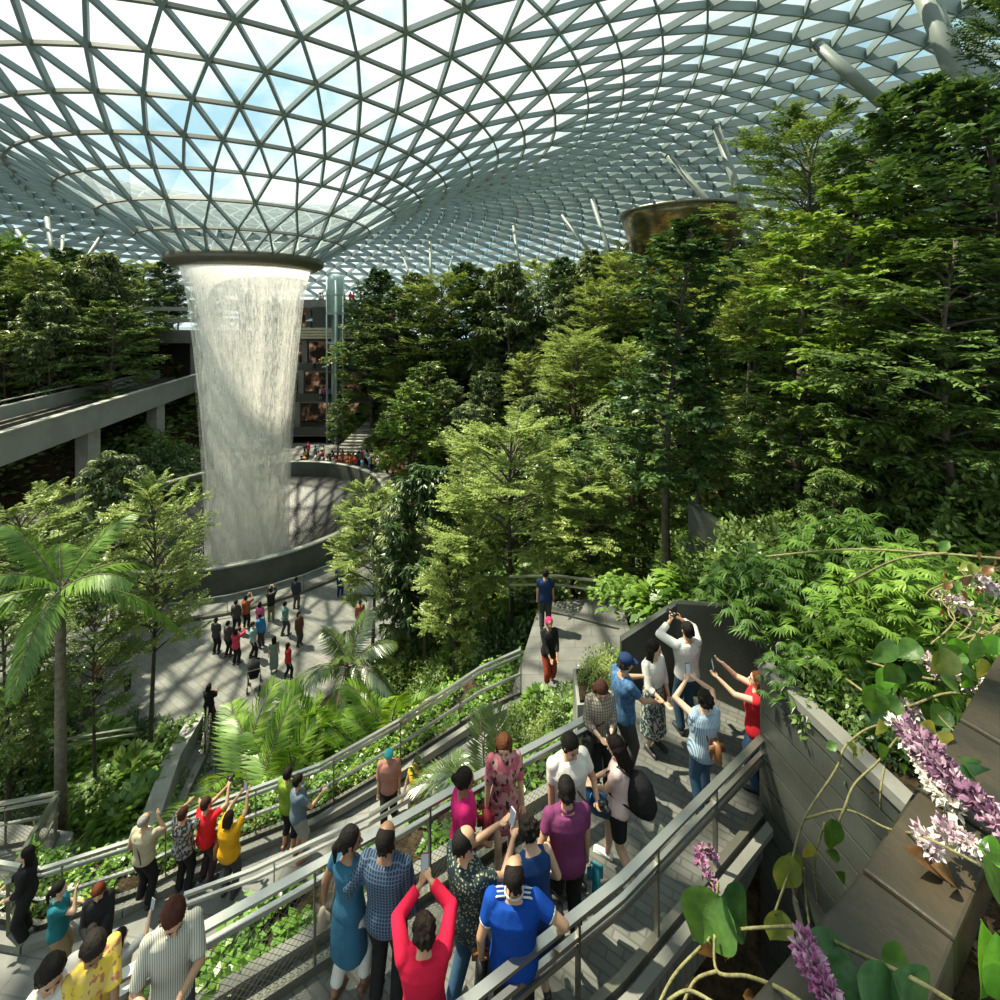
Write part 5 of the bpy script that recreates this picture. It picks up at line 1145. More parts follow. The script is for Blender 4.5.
b = MB(); b.tube([P['tf']((.046*math.cos(t)*P['S'], .042*math.sin(t)*P['S'], .846*P['S'])) for t in a], .012, 6, False); b.obj('collar', PURP, P['e'], True)
bag(P, 'teal plastic carrier bag at the right side of the plum shirt', (.185,.0,.35), (.22,.08,.30), mat('teal_plastic', (.01,.22,.30), .35, 0, .2, 12), [(.15,0,.48)], name='carrier_bag')
P = person('man in a white T-shirt with dark crossbody strap holding a small camera', at_head(568,731,ZA,1.72), 1.72, 160, 'tan', ('short', (.012,.010,.009)), (WHT, .30, .45, .014), (cloth((.10,.22,.26)), 1, .006), pose=dict(L=(-.12,.18,.66), R=(.14,.03,.48)), head=(-8, 22), build=1.12)
b = MB(); S = P['S']; b.tube([(.085*S,-.02*S,.835*S),(.05*S,.075*S,.78*S),(-.03*S,.098*S,.66*S),(-.11*S,.08*S,.54*S),(-.13*S,.0,.50*S)], .014, 6, True, .5)
carried('crossbody_strap', 'dark strap across the white T-shirt', 'strap', P, [('strap', b, dleather)])
b = MB(); b.box((-.12*S,.25*S,.70*S),(.10,.05,.07)); b.tube([(-.12*S,.25*S,.70*S),(-.12*S,.32*S,.71*S)], .03, 12); carried('camera', 'small camera held by the man in the white T-shirt', 'camera', P, [('camera_body', b, m_phone)])
P = person('young woman in a pale pink top with black backpack and white trainers', at_head(620,738,ZA,1.60), 1.60, -62, 'light', ('long', (.012,.008,.008)), (cloth((.62,.47,.45)), .24, .48, .008), (BLK, .36, .012), pose=dict(L=(-.03,.20,.58), R=(.05,.20,.58)), head=(0, 22), female=True, shoes=(.75,.75,.72), step=.22)
S = P['S']; b = MB(); b.tube([(0,-.15*S,.54*S),(0,-.155*S,.60*S),(0,-.14*S,.72*S),(0,-.12*S,.79*S)], [.10*S,.115*S,.10*S,.06*S], 14, True, .62)
st2 = MB()
for sd in (-1, 1): st2.tube([(sd*.06*S,-.09*S,.80*S),(sd*.07*S,.0,.845*S),(sd*.072*S,.082*S,.77*S),(sd*.085*S,.06*S,.64*S),(sd*.07*S,-.09*S,.58*S)], .014, 6, True, .6)
carried('backpack', 'black backpack worn by the young woman in pale pink', 'backpack', P, [('pack', b, BLK), ('strap', st2, BLK)])
bag(P, 'shiny blue bag held in front of the young woman with the backpack', (.0,.16,.46), (.36,.16,.26), mat('blue_satin', (.01,.06,.17), .3, 0, .2, 10), [(.04,.2,.57)], name='handbag')
P = person('woman with long brown hair in a pink dress with dark flowers, walking towards the viewer', at_head(504,731,ZA,1.63), 1.63, 172, 'light', ('long', (.09,.035,.015)), dress=(pattern('pink_floral','flor',(.50,.27,.28),(.40,.10,.14),9,(.02,.015,.02)), .46, .33, .035), head=(10, 25), female=True, shoes=(.1,.05,.04), step=.2)
bag(P, 'dark red bag hanging beside the woman in the pink flowered dress', (.13,.03,.40), (.30,.12,.30), dred, [(.12,.02,.52)], name='handbag')
P = person('woman in a magenta polo shirt with black hair tied in a bun', at_head(463,770,ZA,1.60), 1.60, 78, 'brown', ('bun', (.012,.010,.009)), (MAG, .30, .46, .012), (BLK, 1, .006), pose=dict(R=(.08,.12,.55)), head=(4, 8), female=True)
P = person('woman with brown bob in a grey plaid shirt looking down at her phone', at_head(600,675,ZA,1.60), 1.60, 170, 'light', ('long', (.05,.02,.015)), (pattern('grey_plaid','check',(.30,.27,.22),(.12,.11,.09),9), .8, .47, .010), (BLK, .95, .004), pose=dict(L=(-.02,.18,.62), R=(.07,.17,.62)), head=(8, 40), female=True)
phone(P, 'phone in the hands of the woman in the plaid shirt', (.02,.24,.66), -.9); bag(P, 'black shoulder bag of the woman in the plaid shirt', (.13,.05,.50), (.26,.14,.22), dleather, [(.12,0,.62),(.08,0,.84),(.0,.09,.66)])
P = person('man in a navy cap and blue short-sleeved shirt gesturing with both hands', at_head(623,655,ZA,1.70), 1.70, 72, 'tan', ('short', (.02,.018,.016)), (pattern('blue_mottle','flor',(.035,.10,.21),(.06,.15,.29),14,(.02,.06,.14)), .30, .47, .010), (DGR, 1, .006), pose=dict(L=(-.08,.27,.70), R=(.10,.25,.62)), head=(10, 14), shoes=(.03,.03,.04), build=1.05)
b = MB(); b.ball(P['hp2']((0,-.002,.108)), (.056*P['HS'],.064*P['HS'],.046*P['HS']), 16, 10, P['Rh']); v = MB(); v.ball(P['hp2']((0,.072,.100)), (.040*P['HS'],.040*P['HS'],.007*P['HS']), 14, 6, P['Rh'])
b.obj('cap', NAVY, P['e'], True); v.obj('cap_visor', NAVY, P['e'], True)
P = person('woman in a long black and white patterned dress with a white cardigan', at_head(653,641,ZA,1.62), 1.62, 150, 'light', ('long', (.012,.010,.009)), dress=(pattern('mono_print','flor',(.03,.06,.07),(.42,.45,.40),24,(.02,.03,.04)), 0, .16, .045), top=(WHT, .7, .58, .012), pose=dict(R=(.09,.20,.60), L=(-.12,.08,.50)), head=(-40, 5), female=True, shoes=(.03,.03,.03), step=.0)
bag(P, 'orange-red bag behind the patterned dress', (-.15,-.03,.47), (.20,.12,.30), mat('rust_leather', (.36,.07,.03), .5, 0, .1, 8), [(-.11,-.03,.64),(-.085,0,.835),(-.11,.02,.64)])
P = person('man in a white long-sleeved shirt photographing with a camera, seen from behind', at_head(687,622,ZA,1.73), 1.73, -14, 'tan', ('short', (.012,.010,.009)), (WHT, .9, .49, .010), (cloth((.03,.06,.10)), 1, .004), pose=dict(L=(-.07,.17,.91), R=(.06,.17,.91), Lp=(-1,-.1,-.7), Rp=(1,-.1,-.7)), head=(0, -5), build=1.05)
b = MB(); S = P['S']; b.box((0,.20*S,.93*S),(.14,.06,.09)); b.tube([(0,.22*S,.93*S),(0,.30*S,.93*S)], .035, 12); carried('camera', 'dark camera raised by the man in the white shirt', 'camera', P, [('camera_body', b, m_phone)])
P = person('woman in a pale blue striped sleeveless top raising a phone, seen from behind', at_head(704,690,ZA,1.60), 1.60, -12, 'light', ('curly', (.012,.010,.009)), (pattern('blue_stripes','stripeV',(.42,.52,.60),(.10,.20,.33),16), .08, .40, .022), (JEAN, .97, .004), pose=dict(L=(-.06,.18,.94), R=(.06,.18,.94), Lp=(-1,0,-.5), Rp=(1,0,-.5)), head=(0, -8), female=True, build=1.08, step=.08)
phone(P, 'phone held up over the blue striped top', (0,.23,1.01), .2, m_phone); bag(P, 'tan leather backpack bag on the back of the blue striped top', (.02,-.105,.60), (.28,.12,.24), leather, [(-.05,-.06,.76),(-.06,.0,.84),(.06,.0,.84),(.05,-.06,.76)], leather, name='leather_backpack')
P = person('woman in a bright red sleeveless top reaching up with a phone beside the slatted wall', at_head(757,672,ZA,1.60), 1.60, -62, 'light', ('long', (.10,.03,.015)), (RED, .10, .44, .016), (JEAN, 1, .008), pose=dict(L=(-.04,.30,.86), R=(.10,.28,.92), Rp=(.6,.2,-1)), head=(0, -5), female=True, build=1.05)
phone(P, 'phone held out by the woman in the bright red top', (.02,.36,.93), .2, m_phone)
# ---- near left
P = person('person in a narrow black-and-white striped shirt with reddish-brown hair, lower left', at_head(172,891,ZA,1.70), 1.70, 148, 'tan', ('short', (.05,.018,.012)), (pattern('mono_stripes','stripeV',(.55,.54,.47),(.10,.10,.09),26), .44, .44, .006), (DGR, 1, .006), pose=dict(L=(-.04,.20,.68), R=(.08,.18,.64)), head=(-10, 34), build=.86)
bag(P, 'brown leather bag at the hip of the striped shirt', (.17,.03,.46), (.26,.12,.26), leather, [(.12,0,.60),(.085,0,.835),(.12,.02,.6)])
P = person('woman wrapped in a yellow patterned scarf, bottom left', at_head(92,925,ZA,1.57), 1.57, 120, 'brown', ('bun', (.02,.016,.014)), dress=(pattern('yellow_scarf','flor',(.68,.50,.06),(.60,.45,.12),10,(.42,.16,.10)), .5, .10, .03), pose=dict(L=(-.02,.2,.56), R=(.06,.18,.6)), head=(10, 35), female=True, build=1.0)
P = person('woman in a white blouse with short dark hair at the bottom left edge', at_head(50,952,ZA,1.56), 1.56, 110, 'tan', ('bob', (.012,.010,.009)), (WHT, .5, .44, .018), (DGR, 1, .008), pose=BH, head=(20, 25), female=True, build=1.15)
# ---- lower walkway
P = person('woman in black with long dark hair holding out a phone, far left of the walkway', at_head(27,848,ZL,1.60), 1.60, -120, 'light', ('long', (.010,.008,.008)), (BLK, .75, .42, .014), (BLK, .95, .014), pose=dict(R=(.08,.22,.60), L=(-.06,.16,.58)), female=True, shoes=(.4,.4,.38), vox=.014)
P = person('woman in a teal top and brown trousers holding a phone up to her face', at_head(58,883,ZL,1.58), 1.58, 60, 'light', ('ponytail', (.012,.010,.009)), (cloth((.015,.14,.17)), .3, .48, .012), (TAN_, 1, .012), pose=dict(R=(.04,.15,.86), L=(-.1,.18,.58)), head=(5, 5), female=True, vox=.014)
bag(P, 'white and brown patterned bag of the woman in teal', (-.17,.0,.46), (.26,.12,.24), mat('patched_bag', (.45,.40,.34), .6, 0, .7, 18, 0, 9, .5, (.35,.10,.05)), [(-.12,0,.62),(-.085,0,.835),(-.12,.02,.62)])
P = person('red-haired woman in a black jacket over white on the walkway', at_head(99,880,ZL,1.60), 1.60, 150, 'light', ('bob', (.12,.03,.015)), (BLK, .9, .44, .014), (BLK, 1, .008), pose=dict(L=(-.03,.2,.62), R=(.05,.19,.60)), head=(0, 30), female=True, vox=.014)
P = person('dark-haired person raising a white phone between the black jacket and the striped shirt', at_head(120,930,ZL,1.55), 1.55, 25, 'light', ('bob', (.012,.010,.009)), (cloth((.3,.3,.3)), .5, .45, .01), (DGR, 1, .006), pose=dict(R=(.10,.22,.98), L=(-.05,.2,.62)), female=True, vox=.014)
phone(P, 'white phone raised behind the striped shirt', (.11,.24,1.05), .2, m_white)
P = person('elderly grey-haired man in beige shirt and black trousers raising a hand to his face', at_head(144,815,ZL,1.68), 1.68, 10, 'tan', ('short', (.25,.24,.22)), (cloth((.42,.37,.26)), .30, .50, .012), (BLK, 1, .008), pose=dict(R=(.05,.14,.84), L=(-.14,.06,.52)), bald=.5, build=1.05, vox=.014)
b = MB(); S = P['S']; b.tube([(-.04*S,-.072*S,.80*S),(.02*S,-.083*S,.66*S),(.05*S,-.085*S,.55*S)], .012, 6, True, .5); carried('camera_strap', 'dark strap down the back of the beige shirt', 'strap', P, [('strap', b, dleather)])
P = person('woman in a dark floral top raising both hands at the walkway rail', at_head(183,808,ZL,1.60), 1.60, 8, 'tan', ('short', (.05,.02,.012)), (pattern('dark_floral','flor',(.02,.025,.03),(.25,.30,.32),20,(.40,.25,.10)), .5, .44, .012), (BLK, 1, .006), pose=dict(L=(-.10,.18,.86), R=(.08,.18,.86), Lp=(-1,0,-.7), Rp=(1,0,-.7)), female=True, build=1.1, vox=.014)
P = person('man in a red shirt with a black strap holding a camera above his head', at_head(206,798,ZL,1.62), 1.62, 25, 'tan', ('short', (.04,.02,.015)), (cloth((.60,.015,.02)), .32, .46, .012), (cloth((.05,.03,.03)), 1, .006), pose=dict(R=(.10,.22,.98), L=(.02,.24,.92)), build=1.05, vox=.014)
b = MB(); S = P['S']; b.box((.06*S,.26*S,1.02*S),(.12,.05,.08)); b.tube([(.06*S,.26*S,1.02*S),(.06*S,.32*S,1.02*S)], .03, 10); carried('camera', 'camera lifted by the man in the red shirt', 'camera', P, [('camera_body', b, m_phone)])
P = person('woman in a mustard yellow T-shirt raising a phone with both arms', at_head(229,812,ZL,1.58), 1.58, 12, 'tan', ('bob', (.03,.015,.012)), (YEL, .34, .46, .016), (DGR, 1, .006), pose=dict(L=(-.04,.22,.99), R=(.07,.22,1.02)), female=True, build=1.12, vox=.014)
phone(P, 'phone in a tan case raised by the woman in mustard yellow', (.02,.25,1.08), .2, leather); bag(P, 'brown bag of the woman in mustard yellow', (-.16,.0,.52), (.20,.1,.26), leather, [(-.1,0,.66),(-.08,0,.835),(-.1,.02,.66)])
P = person('man in a lime green T-shirt and black trousers behind the grey T-shirt', at_head(288,768,ZL,1.66), 1.66, 15, 'tan', ('short', (.012,.010,.009)), (cloth((.17,.27,.03)), .3, .47, .012), (BLK, .8, .008), shoes=(.4,.2,.12), vox=.014, build=.92)
P = person('young man in a slate T-shirt and grey shorts looking at a phone', at_head(298,775,ZL,1.68), 1.68, 50, 'tan', ('short', (.010,.010,.009)), (GREY, .3, .46, .014), (cloth((.25,.26,.24)), .46, .02), pose=dict(R=(.12,.24,.72), L=(-.12,.04,.5)), shoes=(.35,.18,.10), vox=.014)
phone(P, 'white phone of the young man in the slate T-shirt', (.12,.31,.76), .1, m_white)
bag(P, 'grey sling bag on the slate T-shirt', (-.13,-.02,.56), (.16,.08,.2), DGR, [(-.09,0,.68),(.05,-.06,.82),(.06,.05,.80)])
P = person('man in a dusty pink shirt and teal cap walking down the walkway', at_head(389,748,5.25,1.64), 1.64, 170, 'tan', ('short', (.012,.010,.009)), (cloth((.36,.17,.14)), .5, .44, .014), (BLK, 1, .008), head=(0, 20), step=.15, shoes=(.6,.6,.6), vox=.014)
b = MB(); b.ball(P['hp2']((0,0,.106)), (.055*P['HS'],.062*P['HS'],.046*P['HS']), 14, 9, P['Rh']); b.obj('cap', cloth((.05,.32,.36)), P['e'], True)
P = person('child in a yellow top and patterned trousers beside the dusty pink shirt', at_head(417,758,5.5,1.42), 1.42, -160, 'tan', ('long', (.012,.010,.009)), (cloth((.65,.48,.03)), .2, .50, .012), (pattern('patched','flor',(.30,.26,.14),(.12,.12,.08),14,(.3,.1,.08)), .9, .012), female=True, vox=.014, pose=dict(R=(.14,.14,.55)))
P = person('woman in black with a bright pink headscarf walking on the upper path', at_head(549,618,7.2,1.62), 1.62, 165, 'tan', ('none', (0,0,0)), (BLK, .8, .40, .016), (cloth((.30,.05,.03)), .8, .01), pose=BH, female=True, shoes=(.4,.2,.15), vox=.014, step=.1)
b = MB(); b.ball(P['hp2']((0,-.006,.088)), (.058*P['HS'],.060*P['HS'],.062*P['HS']), 14, 10, P['Rh']); b.obj('headscarf', cloth((.72,.03,.16)), P['e'], True)
P = person('person in navy partly hidden behind the woman with the pink headscarf', (1.25,13.2,7.35), 1.66, 0, 'tan', ('short', (.012,.010,.009)), (NAVY, .3, .46, .012), (DGR, 1, .008), vox=.016)
# ---- plaza: each one separately posed
plaza = [(209,684,.2,1.66,0,BLK,DGR,'bob','standing alone against the short dark plaza railing',1), (228,621,0,1.68,20,DGR,BLK,'short','in a dark jacket left of the red jacket',0),(236,629,0,1.62,10,cloth((.55,.05,.10)),BLK,'bob','in a red-pink jacket raising a phone',2),
 (253,622,0,1.70,70,cloth((.22,.36,.38)),BLK,'short','in a pale blue shirt in mid-stride',0),(262,614,0,1.60,-60,cloth((.03,.16,.32)),DGR,'short','stooping with a blue bag',0),(274,636,0,1.62,-30,cloth((.20,.26,.22)),None,'long','in a long grey-green dress',0),
 (288,643,0,1.58,60,cloth((.50,.03,.04)),BLK,'bob','with a red bag at the edge of the palm bed',0),(260,602,0,1.55,0,cloth((.60,.12,.25)),DGR,'bob','in pink near the basin rail',0),(271,588,0,1.70,-20,BLK,cloth((.15,.17,.08)),'short','with a black backpack at the basin rail',2),
 (285,602,0,1.66,40,cloth((.10,.22,.20)),DGR,'short','in dark teal standing beside the pink one',0),(296,577,0,1.72,5,cloth((.03,.035,.05)),cloth((.10,.08,.07)),'short','in a dark jacket watching the waterfall',0),(246,596,0,1.66,0,cloth((.30,.08,.03)),BLK,'short','in rust orange at the basin rail',2),
 (236,600,0,1.64,0,DGR,BLK,'short','in dark grey left of rust orange at the basin rail',0),(340,566,0,1.74,0,cloth((.02,.05,.12)),NAVY,'short','in navy raising a phone at the right of the basin',2),(299,612,0,1.60,120,cloth((.10,.05,.04)),DGR,'bob','in brown beside the drooping palm fronds',0),
 (35,657,0,1.70,80,BLK,BLK,'short','striding through the shaded garden on the left',0),(61,676,0,1.60,0,cloth((.45,.05,.06)),DGR,'bob','in red seated area of the shaded garden',0),(97,656,0,1.60,30,cloth((.40,.10,.10)),BLK,'short','in dull red among the left tree trunks',0),
 (128,652,0,1.66,-60,cloth((.35,.36,.34)),DGR,'short','in light grey among the left tree trunks',0),(216,618,0,1.68,10,DGR,BLK,'short','in black half hidden by the feathery tree on the left',0),(360,600,0,1.62,-30,cloth((.4,.12,.08)),DGR,'short','in orange-red behind the pale drooping palm',0)]
for i, (px, py, z, h, fc, tc, bc, hs, lab, ps) in enumerate(plaza):
    pose = {0: None, 1: PH2, 2: dict(L=(-.05,.22,.92), R=(.05,.22,.92))}[ps]
    P = person('person '+lab, at_head(px, py, z, h), h, fc, random.choice(['tan', 'light', 'brown']), (hs, (.012,.010,.009)), None if bc is None else (tc, .5 if i % 2 else .9, .45, .012), None if bc is None else (bc, 1, .006), dress=(tc, .4, .12, .03) if bc is None else None, pose=pose, vox=.026, female=hs != 'short', step=.15 if i % 3 == 0 else .03, lean=.35 if 'stooping' in lab else 0)
sp_ = at_head(254,664,0,1.0); stl = thing('baby_stroller', 'black baby stroller on the plaza beside the long grey-green dress', 'stroller', sp_, .4)
b = MB(); b.tube([(0,-.1,.45),(0,.12,.62),(0,.22,.9)], [.16,.24,.2], 10, True, .6); b.obj('seat', BLK, stl, True); b = MB(); b.tube([(0,.1,.9),(0,-.05,1.0),(0,-.2,.9)], [.22,.25,.2], 10); b.obj('canopy', DGR, stl, True)
b = MB(); [b.tube([(x,.3,.12),(x,-.15,.75),(x,-.4,1.0)], .015, 6) for x in (-.24,.24)]; [b.tube([(x,-.3,.12),(x,.15,.6)], .015, 6) for x in (-.24,.24)]; b.tube([(-.24,-.4,1.0),(.24,-.4,1.0)], .018, 6); b.obj('frame', m_post, stl)
for x in (-.24, .24):
    for y in (.3, -.3): b = MB(); b.tube([(x-.02,y,.12),(x+.02,y,.12)], .12, 14); b.obj('wheel', BLK, stl)
# ---- distant crowd: a few figures copied
CR = []; grey = colormat()
for i in range(6):
    P = person('proto', (0,0,-50), 1.66, 0, random.choice(['tan', 'light', 'brown']), (['short', 'long', 'bob'][i % 3], (.015,.012,.010)), (grey, .5, .46, .015), (BLK if i % 2 else JEAN, 1 if i != 3 else .45, .008), pose=[None, PH2, dict(L=(-.05,.22,.92), R=(.05,.22,.92)), None, BH, PH1][i], vox=.034, female=i % 2 == 1, step=.05*i)
    CR.append(P['e'])
cc = [(.6,.03,.03),(.7,.68,.64),(.65,.16,.03),(.03,.03,.035),(.05,.09,.2),(.5,.5,.48),(.62,.60,.55),(.4,.05,.08),(.05,.05,.06),(.15,.3,.4),(.75,.72,.70),(.5,.35,.1),(.6,.05,.1)]
def crowd(n, px0, px1, D0, D1, z, lab, grp):
    for i in range(n):
        D = rs.uniform(D0, D1); px = rs.uniform(px0, px1); x = (px-500)*D/F; c = rs.choice(cc)
        dup(rs.choice(CR), (x, D, z if z is not None else max(0, terr(x, D))), rs.uniform(0, 6.28), lab, grp, rs.uniform(.93, 1.05), (*c, 1))
crowd(46, 318, 392, 47.8, 51.5, 0, 'tiny standing person in the crowd behind the right rim of the basin', 'crowd behind the basin')
crowd(14, 300, 330, 48.5, 56, 0, 'tiny person in the crowd beside the right edge of the falling water', 'crowd beside the falling water')
crowd(14, 150, 205, 48, 53, 0, 'tiny person in the crowd behind the left rim of the basin', 'crowd behind the left rim')
crowd(14, 392, 460, 44, 50, 0, 'tiny person glimpsed behind the garden trees right of the basin', 'crowd behind the garden trees')
crowd(16, 318, 352, 60.8, 61.6, 5.2, 'tiny visitor at the lowest shop terrace', 'visitors on the lowest shop terrace')
crowd(22, 312, 372, 62.0, 62.8, 9.0, 'tiny visitor at the middle shop terrace', 'visitors on the middle shop terrace')
crowd(18, 318, 378, 63.3, 64.0, 12.9, 'tiny visitor at the upper shop terrace beside the parasol', 'visitors on the upper shop terrace')
crowd(14, 316, 378, 63.9, 64.6, 17.4, 'tiny visitor on the roof terrace beside the lift top', 'visitors on the roof terrace')
for e in CR:
    for ch in list(e.children): bpy.data.objects.remove(ch)
    bpy.data.objects.remove(e)
# ================================================================ CLIMBING VINES ON THE NEAR COPING
def c6(x, y, D): return atD(650+x*.35, 700+y*.35, D)
PROFS = {'heart': [0,.62,.92,1.0,.93,.75,.5,.24,0], 'ovate': [0,.45,.78,.97,1.0,.86,.62,.32,0], 'long': [0,.35,.7,.92,1,.95,.78,.45,0]}
def big_leaf(name, parent, base, d, nrm_, L, Wd, m_, kind='ovate', curl=.25, cup=.18):
    d = Vector(d).normalized(); nv = Vector(nrm_).normalized(); s = d.cross(nv).normalized(); nv = s.cross(d); prof = PROFS[kind]; V = []; n = len(prof)
    for i, p in enumerate(prof):
        t = i/(n-1); back = -.10*L if (kind == 'heart' and 0 < i < 2) else 0
        for q in (-1, -.5, 0, .5, 1):
            V.append(tuple(base+d*(L*t+back*abs(q))+s*(q*p*Wd/2)+nv*(-curl*L*t*t+cup*Wd*abs(q)*p+.02*L*math.sin(t*9+q*3)*abs(q))))
    f = [(i*5+j, i*5+j+1, (i+1)*5+j+1, (i+1)*5+j) for i in range(n-1) for j in range(4)]
    b = MB(); b.add(V, f); o = b.obj(name, m_, parent, True); sb = o.modifiers.new('s', 'SUBSURF'); sb.levels = sb.render_levels = 1; return o
def vleafmat(name, c1, c2, vein):
    if name in MC: return MC[name]
    m, nt, out = newmat(name); v = coords(nt, (1,1,1)); c = ramp(nt, noisetex(nt, v, 22, 4, .6), [(.35, c1), (.65, c2)])
    d = N(nt, 'ShaderNodeBsdfPrincipled'); d.inputs['Roughness'].default_value = .38; d.inputs['Specular IOR Level'].default_value = .45; nt.links.new(c, d.inputs['Base Color'])
    t = N(nt, 'ShaderNodeBsdfTranslucent'); nt.links.new(mixcol(nt, 1.0, c, (1, .95, .5), 'MULTIPLY'), t.inputs[0]); mx = N(nt, 'ShaderNodeMixShader'); mx.inputs[0].default_value = .35
    bp = N(nt, 'ShaderNodeBump'); bp.inputs['Strength'].default_value = .4; bp.inputs['Distance'].default_value = .004; nt.links.new(noisetex(nt, v, 60, 2), bp.inputs['Height']); nt.links.new(bp.outputs[0], d.inputs['Normal'])
    nt.links.new(d.outputs[0], mx.inputs[1]); nt.links.new(t.outputs[0], mx.inputs[2]); nt.links.new(mx.outputs[0], out.inputs[0]); MC[name] = m; return m
VG = vleafmat('vine_green', (.07,.17,.03), (.13,.26,.05), 0); VD = vleafmat('vine_dark', (.03,.10,.03), (.07,.17,.06), 0); VY = vleafmat('vine_yellow', (.55,.46,.10), (.42,.42,.10), 0); VYG = vleafmat('vine_yellowgreen', (.18,.26,.06), (.36,.38,.09), 0)
VB = vleafmat('vine_bright', (.12,.36,.03), (.20,.48,.05), 0); VBR = vleafmat('vine_brown', (.16,.08,.03), (.28,.15,.06), 0)
m_vine = mat('vine_stem', (.20,.17,.08), .7, 0, .3, 60, .3, 200, .3, (.28,.27,.12))
def ctube(b, pts, r, n=7):
    P = [Vector(p) for p in pts]; out_ = []
    for i in range(len(P)-1):
        p0, p1, p2, p3 = P[max(0, i-1)], P[i], P[i+1], P[min(len(P)-1, i+2)]
        for k in range(6):
            t = k/6; out_.append(.5*((2*p1)+(p2-p0)*t+(2*p0-5*p1+4*p2-p3)*t*t+(3*p1-p0-3*p2+p3)*t**3))
    out_.append(P[-1]); b.tube(out_, r, n)
def vine(label, pts, r=.0032, name='climbing_vine'):
    e = thing(name, label, 'vine', (0,0,0)); e.location = pts[0][0] if isinstance(pts[0], list) else pts[0]
    base = Vector(e.location)
    for P in (pts if isinstance(pts[0], list) else [pts]):
        b = MB(); ctube(b, [Vector(p)-base for p in P], r); b.obj('stem', m_vine, e, True)
    return e
def L6(e, x, y, D, dx, dy, L, Wd, m_, kind='ovate', tilt=(0,-.6,.8), curl=.25, dd=0.0, name='leaf'):
    p = c6(x, y, D)-Vector(e.location); q = c6(x+dx, y+dy, D+dd)-Vector(e.location)
    return big_leaf(name, e, p, q-p, tilt, L, Wd, m_, kind, curl)
T = (0,-.75,.65)
v1 = vine('twisting vine hanging from the coping with heart-shaped green and yellow leaves', [[c6(745,75,1.75), c6(640,75,1.7), c6(560,130,1.62), c6(530,200,1.6), c6(440,340,1.55), c6(400,480,1.5), c6(355,612,1.45)],
  [c6(720,90,1.75), c6(655,172,1.6), c6(585,240,1.55), c6(555,310,1.5), c6(535,360,1.5)], [c6(672,180,1.6), c6(660,250,1.55), c6(658,310,1.55)], [c6(440,340,1.55), c6(560,314,1.5), c6(680,368,1.45), c6(780,390,1.27), c6(940,470,1.2)],
  [c6(440,480,1.5), c6(445,560,1.5), c6(455,640,1.45)], [c6(500,350,1.5), c6(470,460,1.5), c6(480,580,1.5)]], .0034)
L6(v1, 517,338,1.5, 5,90, .115,.068, VG, 'heart', T, .1); L6(v1, 452,405,1.5, 2,60, .07,.05, VY, 'ovate', T); L6(v1, 400,445,1.5, -25,90, .125,.085, VYG, 'heart', T, .1); L6(v1, 385,450,1.52, 50,70, .12,.08, VYG, 'heart', (.2,-.7,.6), .15)
L6(v1, 375,600,1.45, -25,85, .11,.085, VYG, 'heart', T, .1); L6(v1, 500,430,1.5, 50,25, .07,.03, VG, 'long', T); L6(v1, 530,490,1.5, 35,30, .06,.03, VG, 'long', T); L6(v1, 535,125,1.62, -20,8, .04,.03, VG); L6(v1, 580,150,1.62, 8,22, .035,.025, VYG); L6(v1, 600,140,1.62, 10,15, .03,.025, VYG)
L6(v1, 650,120,1.6, 30,60, .09,.05, VG, 'ovate', T); L6(v1, 655,50,1.65, 5,50, .08,.045, VYG, 'long', T); L6(v1, 715,180,1.6, 20,35, .06,.035, VG); L6(v1, 630,255,1.55, 5,18, .03,.02, VBR, name='dry_leaf'); L6(v1, 405,520,1.5, 20,22, .04,.03, VBR, name='dry_leaf'); L6(v1, 560,120,1.62, 45,35, .07,.03, VYG, 'long', T)
v2 = vine('vine at the bottom with a large lobed green leaf and looping pale stems', [[c6(260,655,1.35), c6(330,650,1.33), c6(440,655,1.18), c6(620,735,1.03), c6(760,800,.98), c6(900,885,.93)],
  [c6(185,670,1.35), c6(192,775,1.3), c6(280,790,1.2), c6(380,830,1.0), c6(480,900,.97)], [c6(145,705,1.35), c6(70,785,1.3), c6(20,880,1.25)], [c6(192,775,1.3), c6(130,800,1.3), c6(90,880,1.25)], [c6(50,860,1.25), c6(110,830,1.25), c6(190,870,1.22)], [c6(165,690,1.35), c6(180,650,1.4), c6(195,520,1.45)]], .004)
L6(v2, 200,560,1.38, -50,90, .17,.16, VG, 'heart', (-.15,-.7,.7), .15); L6(v2, 205,565,1.37, 70,70, .14,.12, VD, 'heart', (.3,-.6,.7), .2); L6(v2, 165,690,1.35, -5,40, .06,.05, VBR, name='dry_leaf'); L6(v2, 215,680,1.35, 20,70, .09,.05, VBR, 'long', name='dry_leaf'); L6(v2, 150,560,1.4, 40,10, .05,.04, VBR, name='dry_leaf')
L6(v2, 420,690,1.08, 175,25, .16,.06, VD, 'long', (0,-.3,.95), .25); L6(v2, 560,735,1.02, -30,80, .12,.12, VD, 'heart', T, .1); L6(v2, 640,745,1.01, 10,80, .13,.13, VD, 'heart', T, .1); L6(v2, 590,790,.98, 50,40, .13,.10, VD, 'heart', T, .2); L6(v2, 690,780,.98, 60,60, .15,.11, VD, 'ovate', T, .2); L6(v2, 660,740,1.03, 60,20, .09,.07, VG, 'heart', T)
L6(v2, 265,845,1.2, 25,8, .04,.03, VBR, name='dry_leaf')
v3 = vine('vine spilling over the right end of the coping with large glossy leaves', [[c6(1100,300,1.5), c6(930,260,1.55), c6(800,130,1.65), c6(745,75,1.75)], [c6(1080,170,1.6), c6(900,110,1.75), c6(820,40,1.9)], [c6(1100,560,1.3), c6(1000,500,1.35), c6(900,440,1.4)], [c6(1080,60,1.8), c6(960,110,1.8), c6(860,70,1.9)],[c6(1050,200,1.7), c6(900,200,1.7), c6(790,100,1.8)]], .0034)
